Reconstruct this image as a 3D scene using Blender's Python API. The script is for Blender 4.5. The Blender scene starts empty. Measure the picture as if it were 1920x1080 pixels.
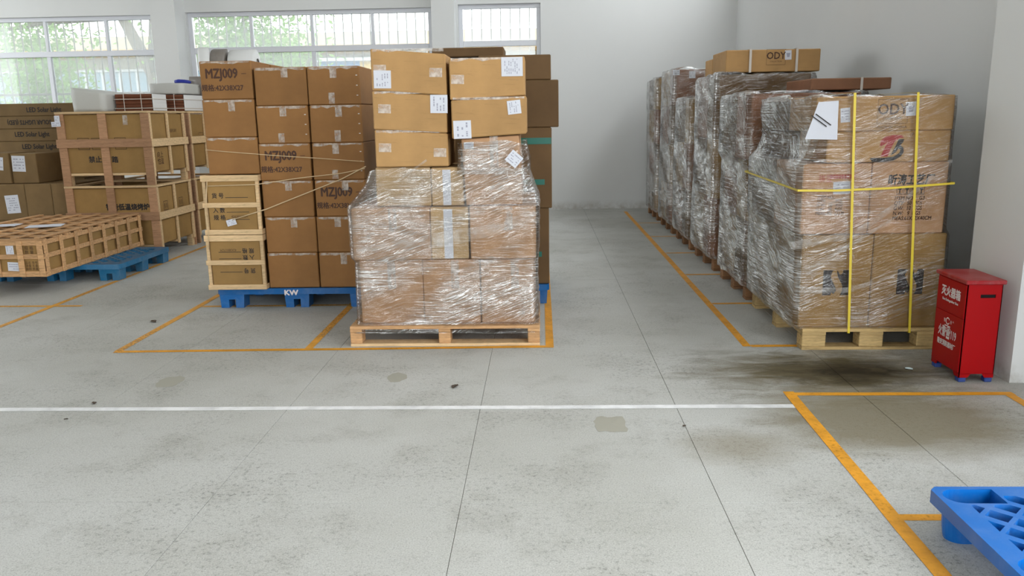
import bpy, math, random
from mathutils import Vector, Matrix, noise
R = random.Random(7)
PI = math.pi
sc = bpy.context.scene
C = sc.collection

# ------------------------------------------------------------------ camera
F_PX, PITCH, YAW, ROLL, CAM_H = 1500.0, math.radians(12.124), math.radians(2.153), math.radians(-0.949), 1.40
cyw, syw, cpt, spt = math.cos(YAW), math.sin(YAW), math.cos(PITCH), math.sin(PITCH)
FW = Vector((-syw*cpt, cyw*cpt, -spt)); RT0 = Vector((cyw, syw, 0)); UP0 = RT0.cross(FW)
RT = RT0*math.cos(ROLL) + UP0*math.sin(ROLL); UP = UP0*math.cos(ROLL) - RT0*math.sin(ROLL)
cam_data = bpy.data.cameras.new('camera'); cam = bpy.data.objects.new('camera', cam_data); C.objects.link(cam)
M = Matrix((RT, UP, -FW)).transposed().to_4x4(); M.translation = (0, 0, CAM_H); cam.matrix_world = M
cam_data.sensor_width = 36.0; cam_data.lens = 36.0*F_PX/1920.0; cam_data.clip_start = 0.05; cam_data.clip_end = 300
sc.camera = cam

def px(x, y, X=None, Y=None, Z=None):
    """photo pixel -> point on the plane X=, Y= or Z= that the thing touches"""
    d = RT*((x-960)/F_PX) - UP*((y-540)/F_PX) + FW
    if Y is not None: t = Y/d.y
    elif X is not None: t = X/d.x
    else: t = (Z-CAM_H)/d.z
    return Vector((d.x*t, d.y*t, CAM_H+d.z*t))

# ------------------------------------------------------------------ world, light, exposure
w = bpy.data.worlds.new('World'); sc.world = w; w.use_nodes = True
bg = w.node_tree.nodes['Background']; bg.inputs['Color'].default_value = (0.93, 0.97, 1.0, 1); bg.inputs['Strength'].default_value = 8.5
sc.view_settings.view_transform = 'Standard'; sc.view_settings.look = 'None'
sc.view_settings.exposure = -0.44; sc.view_settings.gamma = 1.0; sc.view_settings.use_curve_mapping = False

def area(name, loc, rot, sx, sy, power, col=(1, 1, 1)):
    l = bpy.data.lights.new(name, 'AREA'); l.shape = 'RECTANGLE'; l.size = sx; l.size_y = sy; l.energy = power; l.color = col
    o = bpy.data.objects.new(name, l); C.objects.link(o); o.location = loc; o.rotation_euler = rot; return o
# the hall is lit by the overcast sky through its rear windows, its open loading door (right), its open front, enlarged left windows and added high right openings; portals guide the sampling
def portal(name, loc, rot, sx, sy):
    o = area(name, loc, rot, sx, sy, 1.0); o.data.cycles.is_portal = True
DEG = math.radians
portal('portal_door', (3.12, -0.9, 2.35), (0, DEG(90), 0), 4.7, 6.2)
portal('portal_front', (-1.7, -6.27, 2.1), (DEG(90), 0, 0), 5.0, 4.2)
for x0, x1 in ((-10.3, -5.66), (-5.21, -1.57), (-1.18, 0.02)): portal('portal_window', ((x0+x1)/2, 12.46, 1.97), (DEG(-90), 0, 0), x1-x0, 2.05)
for y0, y1 in ((3.0, 7.1), (7.5, 11.6)): portal('portal_clerestory', (3.12, (y0+y1)/2, 4.3), (0, DEG(90), 0), 1.8, y1-y0)  # unseen high openings, added to light the crate sides
for y0, y1 in ((7.2, 9.0), (9.6, 11.6)): portal('portal_window', (-11.27, (y0+y1)/2, 2.87), (0, DEG(-90), 0), 3.85, y1-y0)  # left windows out of view, heightened for light on the right wall
cy = sc.cycles; cy.max_bounces = 7; cy.diffuse_bounces = 4; cy.glossy_bounces = 3; cy.transmission_bounces = 4; cy.transparent_max_bounces = 14; cy.caustics_reflective = False; cy.caustics_refractive = False; cy.adaptive_threshold = 0.015

# ------------------------------------------------------------------ materials
def lin(c):
    return tuple((v/255/12.92 if v/255 <= 0.04045 else ((v/255+0.055)/1.055)**2.4) for v in c)
class NT:
    def __init__(s, name):
        s.m = bpy.data.materials.new(name); s.m.use_nodes = True; s.t = s.m.node_tree; s.t.nodes.clear()
        s.out = s.n('ShaderNodeOutputMaterial')
    def n(s, typ, **kw):
        nd = s.t.nodes.new(typ)
        for k, v in kw.items():
            if k.startswith('i_'): nd.inputs[k[2:].replace('_', ' ')].default_value = v
            else: setattr(nd, k, v)
        return nd
    def l(s, a, b): s.t.links.new(a, b)
    def noise(s, vec, scale, detail=3, rough=0.5, distort=0.0):
        nd = s.n('ShaderNodeTexNoise'); nd.inputs['Scale'].default_value = scale; nd.inputs['Detail'].default_value = detail
        nd.inputs['Roughness'].default_value = rough; nd.inputs['Distortion'].default_value = distort
        s.l(vec, nd.inputs['Vector']); return nd.outputs['Fac']
    def mapping(s, vec, scale=(1, 1, 1), rot=(0, 0, 0), loc=(0, 0, 0)):
        nd = s.n('ShaderNodeMapping'); nd.inputs['Scale'].default_value = scale; nd.inputs['Rotation'].default_value = rot
        nd.inputs['Location'].default_value = loc; s.l(vec, nd.inputs['Vector']); return nd.outputs['Vector']
    def ramp(s, fac, a, b, ca=0.0, cb=1.0):
        nd = s.n('ShaderNodeMapRange'); nd.clamp = True
        for i, v in zip(range(1, 5), (a, b, ca, cb)): nd.inputs[i].default_value = v
        s.l(fac, nd.inputs[0]); return nd.outputs[0]
    def math(s, op, a, b=None):
        nd = s.n('ShaderNodeMath', operation=op)
        for i, v in enumerate((a, b)):
            if v is None: continue
            if isinstance(v, (int, float)): nd.inputs[i].default_value = v
            else: s.l(v, nd.inputs[i])
        return nd.outputs[0]
    def mix(s, fac, a, b, mode='MIX'):
        nd = s.n('ShaderNodeMix', data_type='RGBA', blend_type=mode)
        for i, v in ((0, fac), (6, a), (7, b)):
            if isinstance(v, (int, float)): nd.inputs[i].default_value = v
            elif isinstance(v, tuple): nd.inputs[i].default_value = (*v, 1)[:4]
            else: s.l(v, nd.inputs[i])
        return nd.outputs[2]
    def bump(s, h, strength, dist=0.01):
        nd = s.n('ShaderNodeBump'); nd.inputs['Strength'].default_value = strength; nd.inputs['Distance'].default_value = dist
        s.l(h, nd.inputs['Height']); return nd.outputs['Normal']
    def bsdf(s, col, rough=0.6, normal=None, spec=0.5, metal=0.0, alpha=None):
        b = s.n('ShaderNodeBsdfPrincipled'); b.inputs['Roughness'].default_value = rough if isinstance(rough, float) else 0.5
        if not isinstance(rough, float): s.l(rough, b.inputs['Roughness'])
        b.inputs['Specular IOR Level'].default_value = spec; b.inputs['Metallic'].default_value = metal
        if isinstance(col, tuple): b.inputs['Base Color'].default_value = (*col, 1)[:4]
        else: s.l(col, b.inputs['Base Color'])
        if normal is not None: s.l(normal, b.inputs['Normal'])
        if alpha is not None: s.l(alpha, b.inputs['Alpha'])
        return b.outputs[0]
    def end(s, shader): s.l(shader, s.out.inputs['Surface']); return s.m
    def obj(s): return s.n('ShaderNodeTexCoord').outputs['Object']
    def pos(s): return s.n('ShaderNodeNewGeometry').outputs['Position']
    def rnd(s): return s.n('ShaderNodeObjectInfo').outputs['Random']

def plain(name, rgb, rough=0.6, spec=0.5, metal=0.0):
    t = NT(name); return t.end(t.bsdf(lin(rgb), rough, spec=spec, metal=metal))
def cardboard(name, rgb, stain=0.25):
    t = NT(name); o = t.obj(); c = lin(rgb)
    big = t.noise(o, 3.5, 4, 0.6)
    col = t.mix(t.ramp(big, 0.35, 0.7), tuple(v*1.10 for v in c), tuple(v*0.86 for v in c))
    scuff = t.ramp(t.noise(t.mapping(o, (4, 4, 40)), 1.6, 4, 0.7), 0.60, 0.82)
    col = t.mix(t.math('MULTIPLY', scuff, stain), col, tuple(v*0.6 for v in c))
    vr = t.ramp(t.rnd(), 0, 1, 0.90, 1.08)
    hs = t.n('ShaderNodeHueSaturation'); t.l(vr, hs.inputs['Value']); t.l(col, hs.inputs['Color'])
    fine = t.noise(t.mapping(o, (1, 1, 60)), 6, 2)
    return t.end(t.bsdf(hs.outputs[0], 0.72, t.bump(fine, 0.12, 0.003), spec=0.3))
def wood(name, rgb, dark=0.62, axis=None):
    t = NT(name); c = lin(rgb); o = t.obj()
    g1 = t.noise(t.mapping(o, (7, 7, 45)), 2.2, 5, 0.65, 0.6)
    g2 = t.noise(t.mapping(o, (3, 55, 55)), 1.0, 3, 0.6, 0.4)
    g = t.math('MULTIPLY', g1, g2)
    col = t.mix(t.ramp(g, 0.14, 0.40), tuple(v*1.08 for v in c), tuple(v*dark for v in c))
    vr = t.ramp(t.rnd(), 0, 1, 0.82, 1.12)
    hs = t.n('ShaderNodeHueSaturation'); t.l(vr, hs.inputs['Value']); t.l(col, hs.inputs['Color'])
    return t.end(t.bsdf(hs.outputs[0], 0.75, t.bump(g, 0.25, 0.004), spec=0.25))

def concrete(name):
    t = NT(name); p = t.pos()
    base = t.mix(t.ramp(t.noise(p, 0.55, 5, 0.6), 0.32, 0.70), lin((200, 200, 196)), lin((176, 175, 167)))
    base = t.mix(t.math('MULTIPLY', t.ramp(t.noise(p, 2.6, 6, 0.7), 0.50, 0.78), 0.55), base, lin((146, 143, 132)))
    sp = t.noise(p, 165, 4, 0.75)
    base = t.mix(t.math('MULTIPLY', t.ramp(sp, 0.50, 0.66), 0.58), base, lin((120, 119, 114)))
    base = t.mix(t.math('MULTIPLY', t.ramp(t.noise(p, 210, 2, 0.7), 0.56, 0.70), 0.55), base, lin((232, 232, 228)))
    # scuffed dark grain in worn patches
    worn = t.math('MULTIPLY', t.ramp(t.noise(p, 1.3, 4, 0.65), 0.40, 0.66), t.ramp(t.noise(p, 50, 5, 0.75), 0.52, 0.64))
    base = t.mix(t.math('MULTIPLY', worn, 0.62), base, lin((78, 77, 72)))
    # oil stain spreading from under the strapped pallet
    def blob(cx, cy, sx, sy, r0, r1, ns=2.2, amp=0.9):
        v = t.mapping(p, (1/sx, 1/sy, 0), (0, 0, 0), (-cx/sx, -cy/sy, 0))
        ln = t.n('ShaderNodeVectorMath', operation='LENGTH'); t.l(v, ln.inputs[0])
        d = t.math('ADD', ln.outputs['Value'], t.math('MULTIPLY', t.math('SUBTRACT', t.noise(t.mapping(p, (1, 2.6, 1)), ns, 6, 0.7, 0.6), 0.5), amp))
        return t.ramp(d, r0, r1, 1.0, 0.0)
    st = blob(1.56, 4.26, 0.72, 0.46, 0.35, 1.25, 3.0, 1.9)
    base = t.mix(t.math('MULTIPLY', st, 0.92), base, lin((98, 86, 54)))
    st2 = blob(1.70, 4.26, 0.46, 0.28, 0.1, 1.2, 4.5, 1.9)
    base = t.mix(t.math('MULTIPLY', st2, 0.95), base, lin((32, 27, 18)))
    st3 = blob(1.62, 3.55, 0.62, 0.42, 0.6, 1.2)
    base = t.mix(t.math('MULTIPLY', st3, 0.75), base, lin((116, 104, 74)))
    st4 = blob(0.85, 3.25, 0.30, 0.22, 0.3, 1.1)
    base = t.mix(t.math('MULTIPLY', st4, 0.5), base, lin((128, 116, 88)))
    h = t.math('ADD', t.math('MULTIPLY', sp, 0.6), t.noise(p, 22, 4, 0.6))
    rgh = t.ramp(t.noise(p, 1.1, 3), 0.3, 0.7, 0.52, 0.70)
    return t.end(t.bsdf(base, rgh, t.bump(h, 0.16, 0.004), spec=0.22))
def paint_line(name, rgb, wear):
    t = NT(name); p = t.pos(); c = lin(rgb)
    col = t.mix(t.ramp(t.noise(p, 9, 4, 0.6), 0.35, 0.7), c, tuple(v*0.72 for v in c))
    gap = t.math('MULTIPLY', t.ramp(t.noise(p, 55, 5, 0.75), 0.60-wear*0.16, 0.72-wear*0.10), t.ramp(t.noise(p, 1.7, 3), 0.40, 0.68))
    tr = t.n('ShaderNodeBsdfTransparent'); mx = t.n('ShaderNodeMixShader')
    t.l(t.math('MULTIPLY', gap, min(1.0, wear)), mx.inputs[0]); t.l(t.bsdf(col, 0.55), mx.inputs[1]); t.l(tr.outputs[0], mx.inputs[2])
    return t.end(mx.outputs[0])
def wall_paint(name, rgb):
    t = NT(name); p = t.pos(); c = lin(rgb)
    col = t.mix(t.ramp(t.noise(p, 0.8, 4), 0.3, 0.75), c, tuple(v*0.95 for v in c))
    low = t.n('ShaderNodeSeparateXYZ'); t.l(p, low.inputs[0])
    scuff = t.math('MULTIPLY', t.ramp(low.outputs['Z'], 0.0, 0.14, 1.0, 0.0), t.ramp(t.noise(p, 5, 5, 0.7), 0.40, 0.66))
    col = t.mix(t.math('MULTIPLY', scuff, 0.7), col, lin((150, 138, 118)))
    return t.end(t.bsdf(col, 0.75, t.bump(t.noise(p, 30, 3), 0.03, 0.003), spec=0.25))
def film_mat(name, base=0.05, line=0.75, fres=0.5, rough=0.12, dense=0.35, crump=0.4, zlo=0.40, zhi=0.62, haze=0.1):
    """clear film: see-through, glossy, with whitish taut creases that carry painted glints and haze"""
    t = NT(name); o = t.obj()
    def ridge(n, lo, hi):
        return t.ramp(t.math('ABSOLUTE', t.math('SUBTRACT', n, 0.5)), lo, hi, 1.0, 0.0)
    n1 = t.noise(t.mapping(o, (1.3, 1.3, 46)), 1.6, 3, 0.55, 0.12)
    n2 = t.noise(t.mapping(t.mapping(o, (1, 1, 1), (-0.42, 0.32, 0)), (1.6, 1.6, 36)), 1.7, 3, 0.55, 0.15)
    n3 = t.noise(t.mapping(o, (1, 1, 1.5), (0.3, 0.2, 0)), 5.0, 3, 0.55, 0.9)
    zone = t.noise(t.mapping(o, (1.0, 1.0, 1.6)), 2.2, 3, 0.6)
    sel = t.ramp(zone, 0.42, 0.58)
    l1 = t.math('MULTIPLY', ridge(n1, 0.005, 0.030), t.math('SUBTRACT', 1.0, t.math('MULTIPLY', sel, 0.8)))
    l2 = t.math('MULTIPLY', ridge(n2, 0.005, 0.032), sel)
    patch = t.ramp(t.noise(t.mapping(t.mapping(o, (1, 1, 1), (-0.5, 0.35, 0), (3, 1, 2)), (0.8, 0.8, 2.2)), 2.1, 3, 0.6), zlo, zhi)
    lines = t.math('MULTIPLY', t.math('MAXIMUM', l1, l2), t.math('ADD', t.math('MULTIPLY', patch, 1-dense), dense))  # glints painted as pale lines along the film's creases
    hm = t.n('ShaderNodeMix', data_type='FLOAT'); t.l(sel, hm.inputs[0]); t.l(n1, hm.inputs[2]); t.l(n2, hm.inputs[3])
    h = t.math('ADD', hm.outputs[0], t.math('MULTIPLY', n3, crump))
    nrm = t.bump(h, 1.0, 0.022)
    gl = t.n('ShaderNodeBsdfGlossy'); gl.inputs['Roughness'].default_value = rough
    gl.inputs['Color'].default_value = (0.96, 0.96, 0.96, 1); t.l(nrm, gl.inputs['Normal'])
    df = t.n('ShaderNodeBsdfDiffuse'); df.inputs['Color'].default_value = (0.90, 0.89, 0.87, 1)
    tr = t.n('ShaderNodeBsdfTransparent'); tr.inputs['Color'].default_value = (0.97, 0.97, 0.965, 1)
    fr = t.n('ShaderNodeFresnel'); fr.inputs['IOR'].default_value = 1.5; t.l(nrm, fr.inputs['Normal'])
    f = t.math('ADD', t.math('MULTIPLY', fr.outputs[0], fres), t.math('ADD', base*0.4, t.math('MULTIPLY', patch, base*2.6)))
    f = t.math('MINIMUM', t.math('ADD', f, t.math('MULTIPLY', lines, line)), 0.95)
    surf = t.n('ShaderNodeMixShader'); t.l(t.math('ADD', t.math('MULTIPLY', lines, 0.5), t.math('MULTIPLY', patch, haze)), surf.inputs[0]); t.l(gl.outputs[0], surf.inputs[1]); t.l(df.outputs[0], surf.inputs[2])  # patchy haze stands in for silvery reflections
    mx = t.n('ShaderNodeMixShader'); t.l(f, mx.inputs[0]); t.l(tr.outputs[0], mx.inputs[1]); t.l(surf.outputs[0], mx.inputs[2])
    return t.end(mx.outputs[0])
def fold_mat(name):
    t = NT(name); o = t.obj()
    b = t.bsdf(lin((226, 222, 216)), 0.16, t.bump(t.noise(t.mapping(o, (60, 60, 60)), 2, 3), 0.6, 0.006), spec=0.8); tr = t.n('ShaderNodeBsdfTransparent')
    mx = t.n('ShaderNodeMixShader'); t.l(t.ramp(t.noise(o, 14, 4), 0.35, 0.65, 0.04, 0.30), mx.inputs[0]); t.l(tr.outputs[0], mx.inputs[1]); t.l(b, mx.inputs[2])
    return t.end(mx.outputs[0])
def tape_mat(name):
    t = NT(name); o = t.obj()
    tr = t.n('ShaderNodeBsdfTransparent'); tr.inputs['Color'].default_value = (0.98, 0.95, 0.9, 1)
    b = t.bsdf(lin((232, 224, 214)), 0.18, t.bump(t.noise(t.mapping(o, (30, 30, 30)), 2, 3), 0.4, 0.004))
    mx = t.n('ShaderNodeMixShader'); t.l(t.ramp(t.noise(o, 25, 3), 0.35, 0.65, 0.18, 0.60), mx.inputs[0])
    t.l(tr.outputs[0], mx.inputs[1]); t.l(b, mx.inputs[2]); return t.end(mx.outputs[0])
def glass_mat(name):
    t = NT(name); p = t.pos()
    tr = t.n('ShaderNodeBsdfTransparent'); tr.inputs['Color'].default_value = (0.96, 0.98, 0.97, 1)
    gl = t.n('ShaderNodeBsdfGlossy'); gl.inputs['Roughness'].default_value = 0.04
    tl = t.n('ShaderNodeBsdfTranslucent'); tl.inputs['Color'].default_value = (0.92, 0.94, 0.95, 1)
    m1 = t.n('ShaderNodeMixShader'); m1.inputs[0].default_value = 0.20; t.l(tr.outputs[0], m1.inputs[1]); t.l(tl.outputs[0], m1.inputs[2])  # translucent share imitates the glare veiling the window view
    fr = t.n('ShaderNodeFresnel'); fr.inputs['IOR'].default_value = 1.4
    m2 = t.n('ShaderNodeMixShader'); t.l(fr.outputs[0], m2.inputs[0]); t.l(m1.outputs[0], m2.inputs[1]); t.l(gl.outputs[0], m2.inputs[2])
    return t.end(m2.outputs[0])
def plastic(name, rgb, scr=0.25, rough=0.38):
    t = NT(name); o = t.obj(); c = lin(rgb)
    s = t.math('MULTIPLY', t.ramp(t.noise(o, 9, 5, 0.7), 0.45, 0.75), scr)
    col = t.mix(s, c, tuple(min(1, v*0.55+0.30) for v in c))
    return t.end(t.bsdf(col, rough, t.bump(t.noise(o, 60, 3), 0.06, 0.002)))
def leafmat(name, rgb):
    t = NT(name); c = lin(rgb); col = t.mix(t.noise(t.pos(), 1.3, 3), c, tuple(v*1.5 for v in c))
    d = t.n('ShaderNodeBsdfDiffuse'); t.l(col, d.inputs[0]); l = t.n('ShaderNodeBsdfTranslucent'); t.l(col, l.inputs[0])
    mx = t.n('ShaderNodeMixShader'); mx.inputs[0].default_value = 0.4; t.l(d.outputs[0], mx.inputs[1]); t.l(l.outputs[0], mx.inputs[2])
    return t.end(mx.outputs[0])

K = dict(
    mzj=cardboard('cardboard_brown', (148, 106, 62), 0.15), kraft=cardboard('cardboard_kraft', (182, 142, 92), 0.9),
    tan=cardboard('cardboard_tan', (190, 148, 110), 0.15), deep=cardboard('cardboard_deep_brown', (110, 84, 54), 0.2),
    olive=cardboard('cardboard_olive', (158, 124, 74), 0.15), red=cardboard('cardboard_red_brown', (140, 98, 72), 0.2),
    led=cardboard('cardboard_dull', (124, 100, 66), 0.2), pale=cardboard('cardboard_pale', (192, 160, 116), 0.15))
W_NEW = wood('pine_pale', (222, 190, 146), 0.72); W_CRATE = wood('crate_wood', (206, 162, 116), 0.6); W_OLD = wood('pallet_wood', (206, 176, 122), 0.58)
W_BROWN = wood('pallet_wood_brown', (150, 110, 76), 0.55); W_DARK = wood('plywood_brown', (184, 142, 108), 0.72)
FILM = film_mat('stretch_film', 0.07, 0.66, 0.55, 0.11, 0.25, 0.5, 0.40, 0.60); FILM_SIDE = film_mat('stretch_film_thick', 0.10, 0.95, 0.50, 0.09, 0.45, 0.55, 0.42, 0.60, 0.07); FILM_LIGHT = film_mat('stretch_film_single', 0.03, 0.42, 0.45, 0.12, 0.18, 0.3); FOLD = fold_mat('gathered_film')  # side film has more painted glint than the front film
TAPE = tape_mat('clear_tape'); GLASS = glass_mat('dusty_glass')
PAPER = plain('white_paper', (214, 216, 224), 0.6); INK = plain('black_ink', (38, 32, 30), 0.6); INK_B = plain('brown_ink', (74, 46, 30), 0.65)
INK_G = plain('grey_ink', (160, 160, 174), 0.6); INK_R = plain('red_ink', (170, 50, 44), 0.6); WHITE_INK = plain('white_ink', (238, 228, 226), 0.5)
BLUE = plastic('blue_plastic', (2, 94, 160), 0.22); BLUE2 = plastic('blue_plastic_bright', (4, 102, 184), 0.2, 0.33); TEAL = plastic('blue_plastic_faded', (14, 100, 142), 0.22)
YSTRAP = plastic('yellow_strap', (232, 206, 60), 0.1); WSTRAP = plastic('white_strap', (214, 206, 196), 0.1)
TWINE = plain('cream_twine', (214, 188, 148), 0.6); GREEN_TAPE = plain('green_tape', (26, 110, 94), 0.4)
REDP = plain('red_paint', (166, 0, 8), 0.4, 0.22); FOOT_B = plastic('blue_foot', (24, 62, 140), 0.2); DARK = plain('dark_void', (16, 14, 14), 0.9)
CONC = concrete('concrete_floor'); JOINT = plain('joint_filler', (138, 136, 128), 0.9); PATCH = plain('cement_patch', (166, 163, 150), 0.9)
YLINE = paint_line('yellow_line', (240, 166, 36), 0.5); YLINE_W = paint_line('yellow_line_worn', (236, 170, 66), 1.0); WLINE = paint_line('white_line', (246, 246, 246), 0.2)
WALL = wall_paint('white_wall_paint', (229, 230, 229)); FRAME = plain('white_window_frame', (228, 230, 236), 0.35)
STEEL = plain('painted_steel_bar', (112, 106, 100), 0.5); FOAM = plastic('grey_foam_wrap', (196, 196, 190), 0.1, 0.5); FOAMW = plastic('white_foam', (232, 232, 230), 0.05, 0.5)
BRICKB = cardboard('brown_boards', (112, 66, 44), 0.5); GREYBAG = plastic('grey_plastic_bag', (132, 124, 116), 0.2, 0.4)
LEAF = leafmat('tree_leaf', (96, 124, 62)); BARK = plain('bark', (92, 84, 74), 0.9)

# ------------------------------------------------------------------ mesh helpers
class MB:
    def __init__(s): s.v = []; s.f = []
    def add(s, vs, fs):
        k = len(s.v); s.v += [tuple(p) for p in vs]; s.f += [tuple(i+k for i in f) for f in fs]; return s
    def box(s, x0, x1, y0, y1, z0, z1):
        return s.add([(x0, y0, z0), (x1, y0, z0), (x1, y1, z0), (x0, y1, z0), (x0, y0, z1), (x1, y0, z1), (x1, y1, z1), (x0, y1, z1)],
                     [(3, 2, 1, 0), (4, 5, 6, 7), (0, 1, 5, 4), (1, 2, 6, 5), (2, 3, 7, 6), (3, 0, 4, 7)])
    def hexa(s, c8, ch=0.004):
        """chamfered box from 8 corners (bottom 4 ccw, top 4 ccw)"""
        c = [Vector(p) for p in c8]; nb = [(1, 3, 4), (2, 0, 5), (3, 1, 6), (0, 2, 7), (7, 5, 0), (4, 6, 1), (5, 7, 2), (6, 4, 3)]
        faces = [(3, 2, 1, 0), (4, 5, 6, 7), (0, 1, 5, 4), (1, 2, 6, 5), (2, 3, 7, 6), (3, 0, 4, 7)]
        vid = {}; vs = []
        for fi, f in enumerate(faces):
            for j, vi in enumerate(f):
                a, b = f[(j+1) % 4], f[(j-1) % 4]
                p = c[vi] + (c[a]-c[vi]).normalized()*ch + (c[b]-c[vi]).normalized()*ch
                vid[(fi, vi)] = len(vs); vs.append(p)
        fs = [tuple(vid[(fi, vi)] for vi in f) for fi, f in enumerate(faces)]
        edges = {}
        for fi, f in enumerate(faces):
            for j in range(4):
                a, b = f[j], f[(j+1) % 4]; edges.setdefault(frozenset((a, b)), []).append((fi, a, b))
        for e in edges.values():
            (f1, a, b), (f2, _, _) = e; fs.append((vid[(f1, b)], vid[(f1, a)], vid[(f2, a)], vid[(f2, b)]))
        for vi in range(8):
            tri = [fi for fi, f in enumerate(faces) if vi in f]; n = sum((vs[vid[(fi, vi)]] for fi in tri), Vector())/3
            ids = [vid[(fi, vi)] for fi in tri]
            nn = (vs[ids[1]]-vs[ids[0]]).cross(vs[ids[2]]-vs[ids[0]]); cen = sum(c, Vector())/8
            if nn.dot(n-cen) < 0: ids.reverse()
            fs.append(tuple(ids))
        return s.add(vs, fs)
    def tube(s, pts, r, n=6, cap=True):
        pts = [Vector(p) for p in pts]; rings = []
        for i, p in enumerate(pts):
            d = (pts[min(i+1, len(pts)-1)]-pts[max(i-1, 0)]).normalized()
            u = d.cross(Vector((0, 0, 1)));  u = u.normalized() if u.length > 1e-3 else Vector((1, 0, 0)); v = d.cross(u)
            rr = r[i] if isinstance(r, (list, tuple)) else r
            rings.append([p+u*(rr*math.cos(2*PI*k/n))+v*(rr*math.sin(2*PI*k/n)) for k in range(n)])
        fs = [(i*n+k, i*n+(k+1) % n, (i+1)*n+(k+1) % n, (i+1)*n+k) for i in range(len(pts)-1) for k in range(n)]
        if cap: fs += [tuple(range(n)), tuple(range((len(pts)-1)*n, len(pts)*n))[::-1]]
        return s.add([q for r_ in rings for q in r_], fs)
    def prism(s, poly, axis, a, b):
        """poly in the two remaining axes, extruded along axis from a to b"""
        def P(u, v, t): return {'x': (t, u, v), 'y': (u, t, v), 'z': (u, v, t)}[axis]
        n = len(poly); vs = [P(u, v, a) for u, v in poly]+[P(u, v, b) for u, v in poly]
        return s.add(vs, [tuple(range(n))[::-1], tuple(range(n, 2*n))]+[(i, (i+1) % n, n+(i+1) % n, n+i) for i in range(n)])
    def mesh(s, name, mat, smooth=False):
        me = bpy.data.meshes.new(name); me.from_pydata(s.v, [], s.f); me.materials.append(mat)
        import bmesh
        bm = bmesh.new(); bm.from_mesh(me); bmesh.ops.recalc_face_normals(bm, faces=bm.faces); bm.to_mesh(me); bm.free()
        if smooth:
            for p in me.polygons: p.use_smooth = True
        return me
    def build(s, name, mat, parent=None, loc=(0, 0, 0), smooth=False):
        return link(name, s.mesh(name, mat, smooth), parent, loc)
def link(name, data, parent=None, loc=(0, 0, 0)):
    o = bpy.data.objects.new(name, data); C.objects.link(o); o.location = loc
    if parent is not None: o.parent = parent
    return o
def tag(o, label=None, cat=None, group=None, kind=None):
    for k, v in (('label', label), ('category', cat), ('group', group), ('kind', kind)):
        if v: o[k] = v
    return o
def thing(name, label, cat, loc=(0, 0, 0), group=None): return tag(link(name, None, None, loc), label, cat, group)
_bc = {}
def board(name, parent, x0, x1, y0, y1, z0, z1, mat, ch=0.002):
    """box part, mesh shared between alike pieces; coordinates in the parent's frame"""
    dx, dy, dz = (round(v, 4)/2 for v in (x1-x0, y1-y0, z1-z0)); key = (name, dx, dy, dz, mat.name)
    if key not in _bc:
        m = MB(); c = min(ch, dx*0.4, dy*0.4, dz*0.4)
        m.hexa([(-dx, -dy, -dz), (dx, -dy, -dz), (dx, dy, -dz), (-dx, dy, -dz), (-dx, -dy, dz), (dx, -dy, dz), (dx, dy, dz), (-dx, dy, dz)], c)
        _bc[key] = m.mesh(name, mat)
    return link(name, _bc[key], parent, ((x0+x1)/2, (y0+y1)/2, (z0+z1)/2))
_tc = {}
def text_mesh(body, size, sx, shear=0.0, off=0.0, align='CENTER', spacing=1.0):
    key = (body, size, sx, shear, off, align, spacing)
    if key not in _tc:
        cu = bpy.data.curves.new('t', 'FONT'); cu.body = body; cu.size = size; cu.align_x = align; cu.align_y = 'CENTER'
        cu.shear = shear; cu.resolution_u = 2; cu.space_line = spacing
        o = bpy.data.objects.new('t', cu); C.objects.link(o)
        dg = bpy.context.evaluated_depsgraph_get(); me = bpy.data.meshes.new_from_object(o.evaluated_get(dg))
        vs = [(v.co.x*sx, v.co.y) for v in me.vertices]; fs = [tuple(p.vertices) for p in me.polygons]
        if off:      # heavier strokes: the same outline laid five times, shifted by a hair
            v0, f0, vs, fs = vs, fs, [], []
            for q, (dx, dy) in enumerate(((off, 0), (-off, 0), (0, off), (0, -off), (0, 0))):
                k = len(vs); vs += [(x+dx, y+dy, q*.0003) for x, y in v0]; fs += [tuple(i+k for i in f) for f in f0]
        bpy.data.objects.remove(o); bpy.data.curves.remove(cu); bpy.data.meshes.remove(me); _tc[key] = (vs, fs)
    return _tc[key]
FACE = {'front': lambda u, v, e: (u, -e, v), 'right': lambda u, v, e: (e, u, v), 'left': lambda u, v, e: (-e, -u, v), 'top': lambda u, v, e: (u, v, e)}
def decal(name, parent, uvf, mat, origin, face='front', ang=0.0, e=0.0012):
    """flat print: 2-D mesh (vs, fs) laid on a face; origin in the parent's frame"""
    vs, fs = uvf; ca, sa = math.cos(ang), math.sin(ang); m = MB()
    m.add([Vector(FACE[face](q[0]*ca-q[1]*sa, q[0]*sa+q[1]*ca, e+(q[2] if len(q) > 2 else 0))) for q in vs], fs)
    me = bpy.data.meshes.new(name); me.from_pydata(m.v, [], m.f); me.materials.append(mat)
    return link(name, me, parent, origin)
def lettering(parent, body, size, origin, mat=None, sx=1.0, face='front', ang=0.0, name='lettering', shear=0, off=0.0, align='CENTER', spacing=1.0):
    return decal(name, parent, text_mesh(body, size, sx, shear, off, align, spacing), mat or INK_B, origin, face, ang)
def rects(*rs):
    vs = []; fs = []
    for x0, x1, y0, y1 in rs:
        k = len(vs); vs += [(x0, y0), (x1, y0), (x1, y1), (x0, y1)]; fs.append((k, k+1, k+2, k+3))
    return vs, fs
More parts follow.
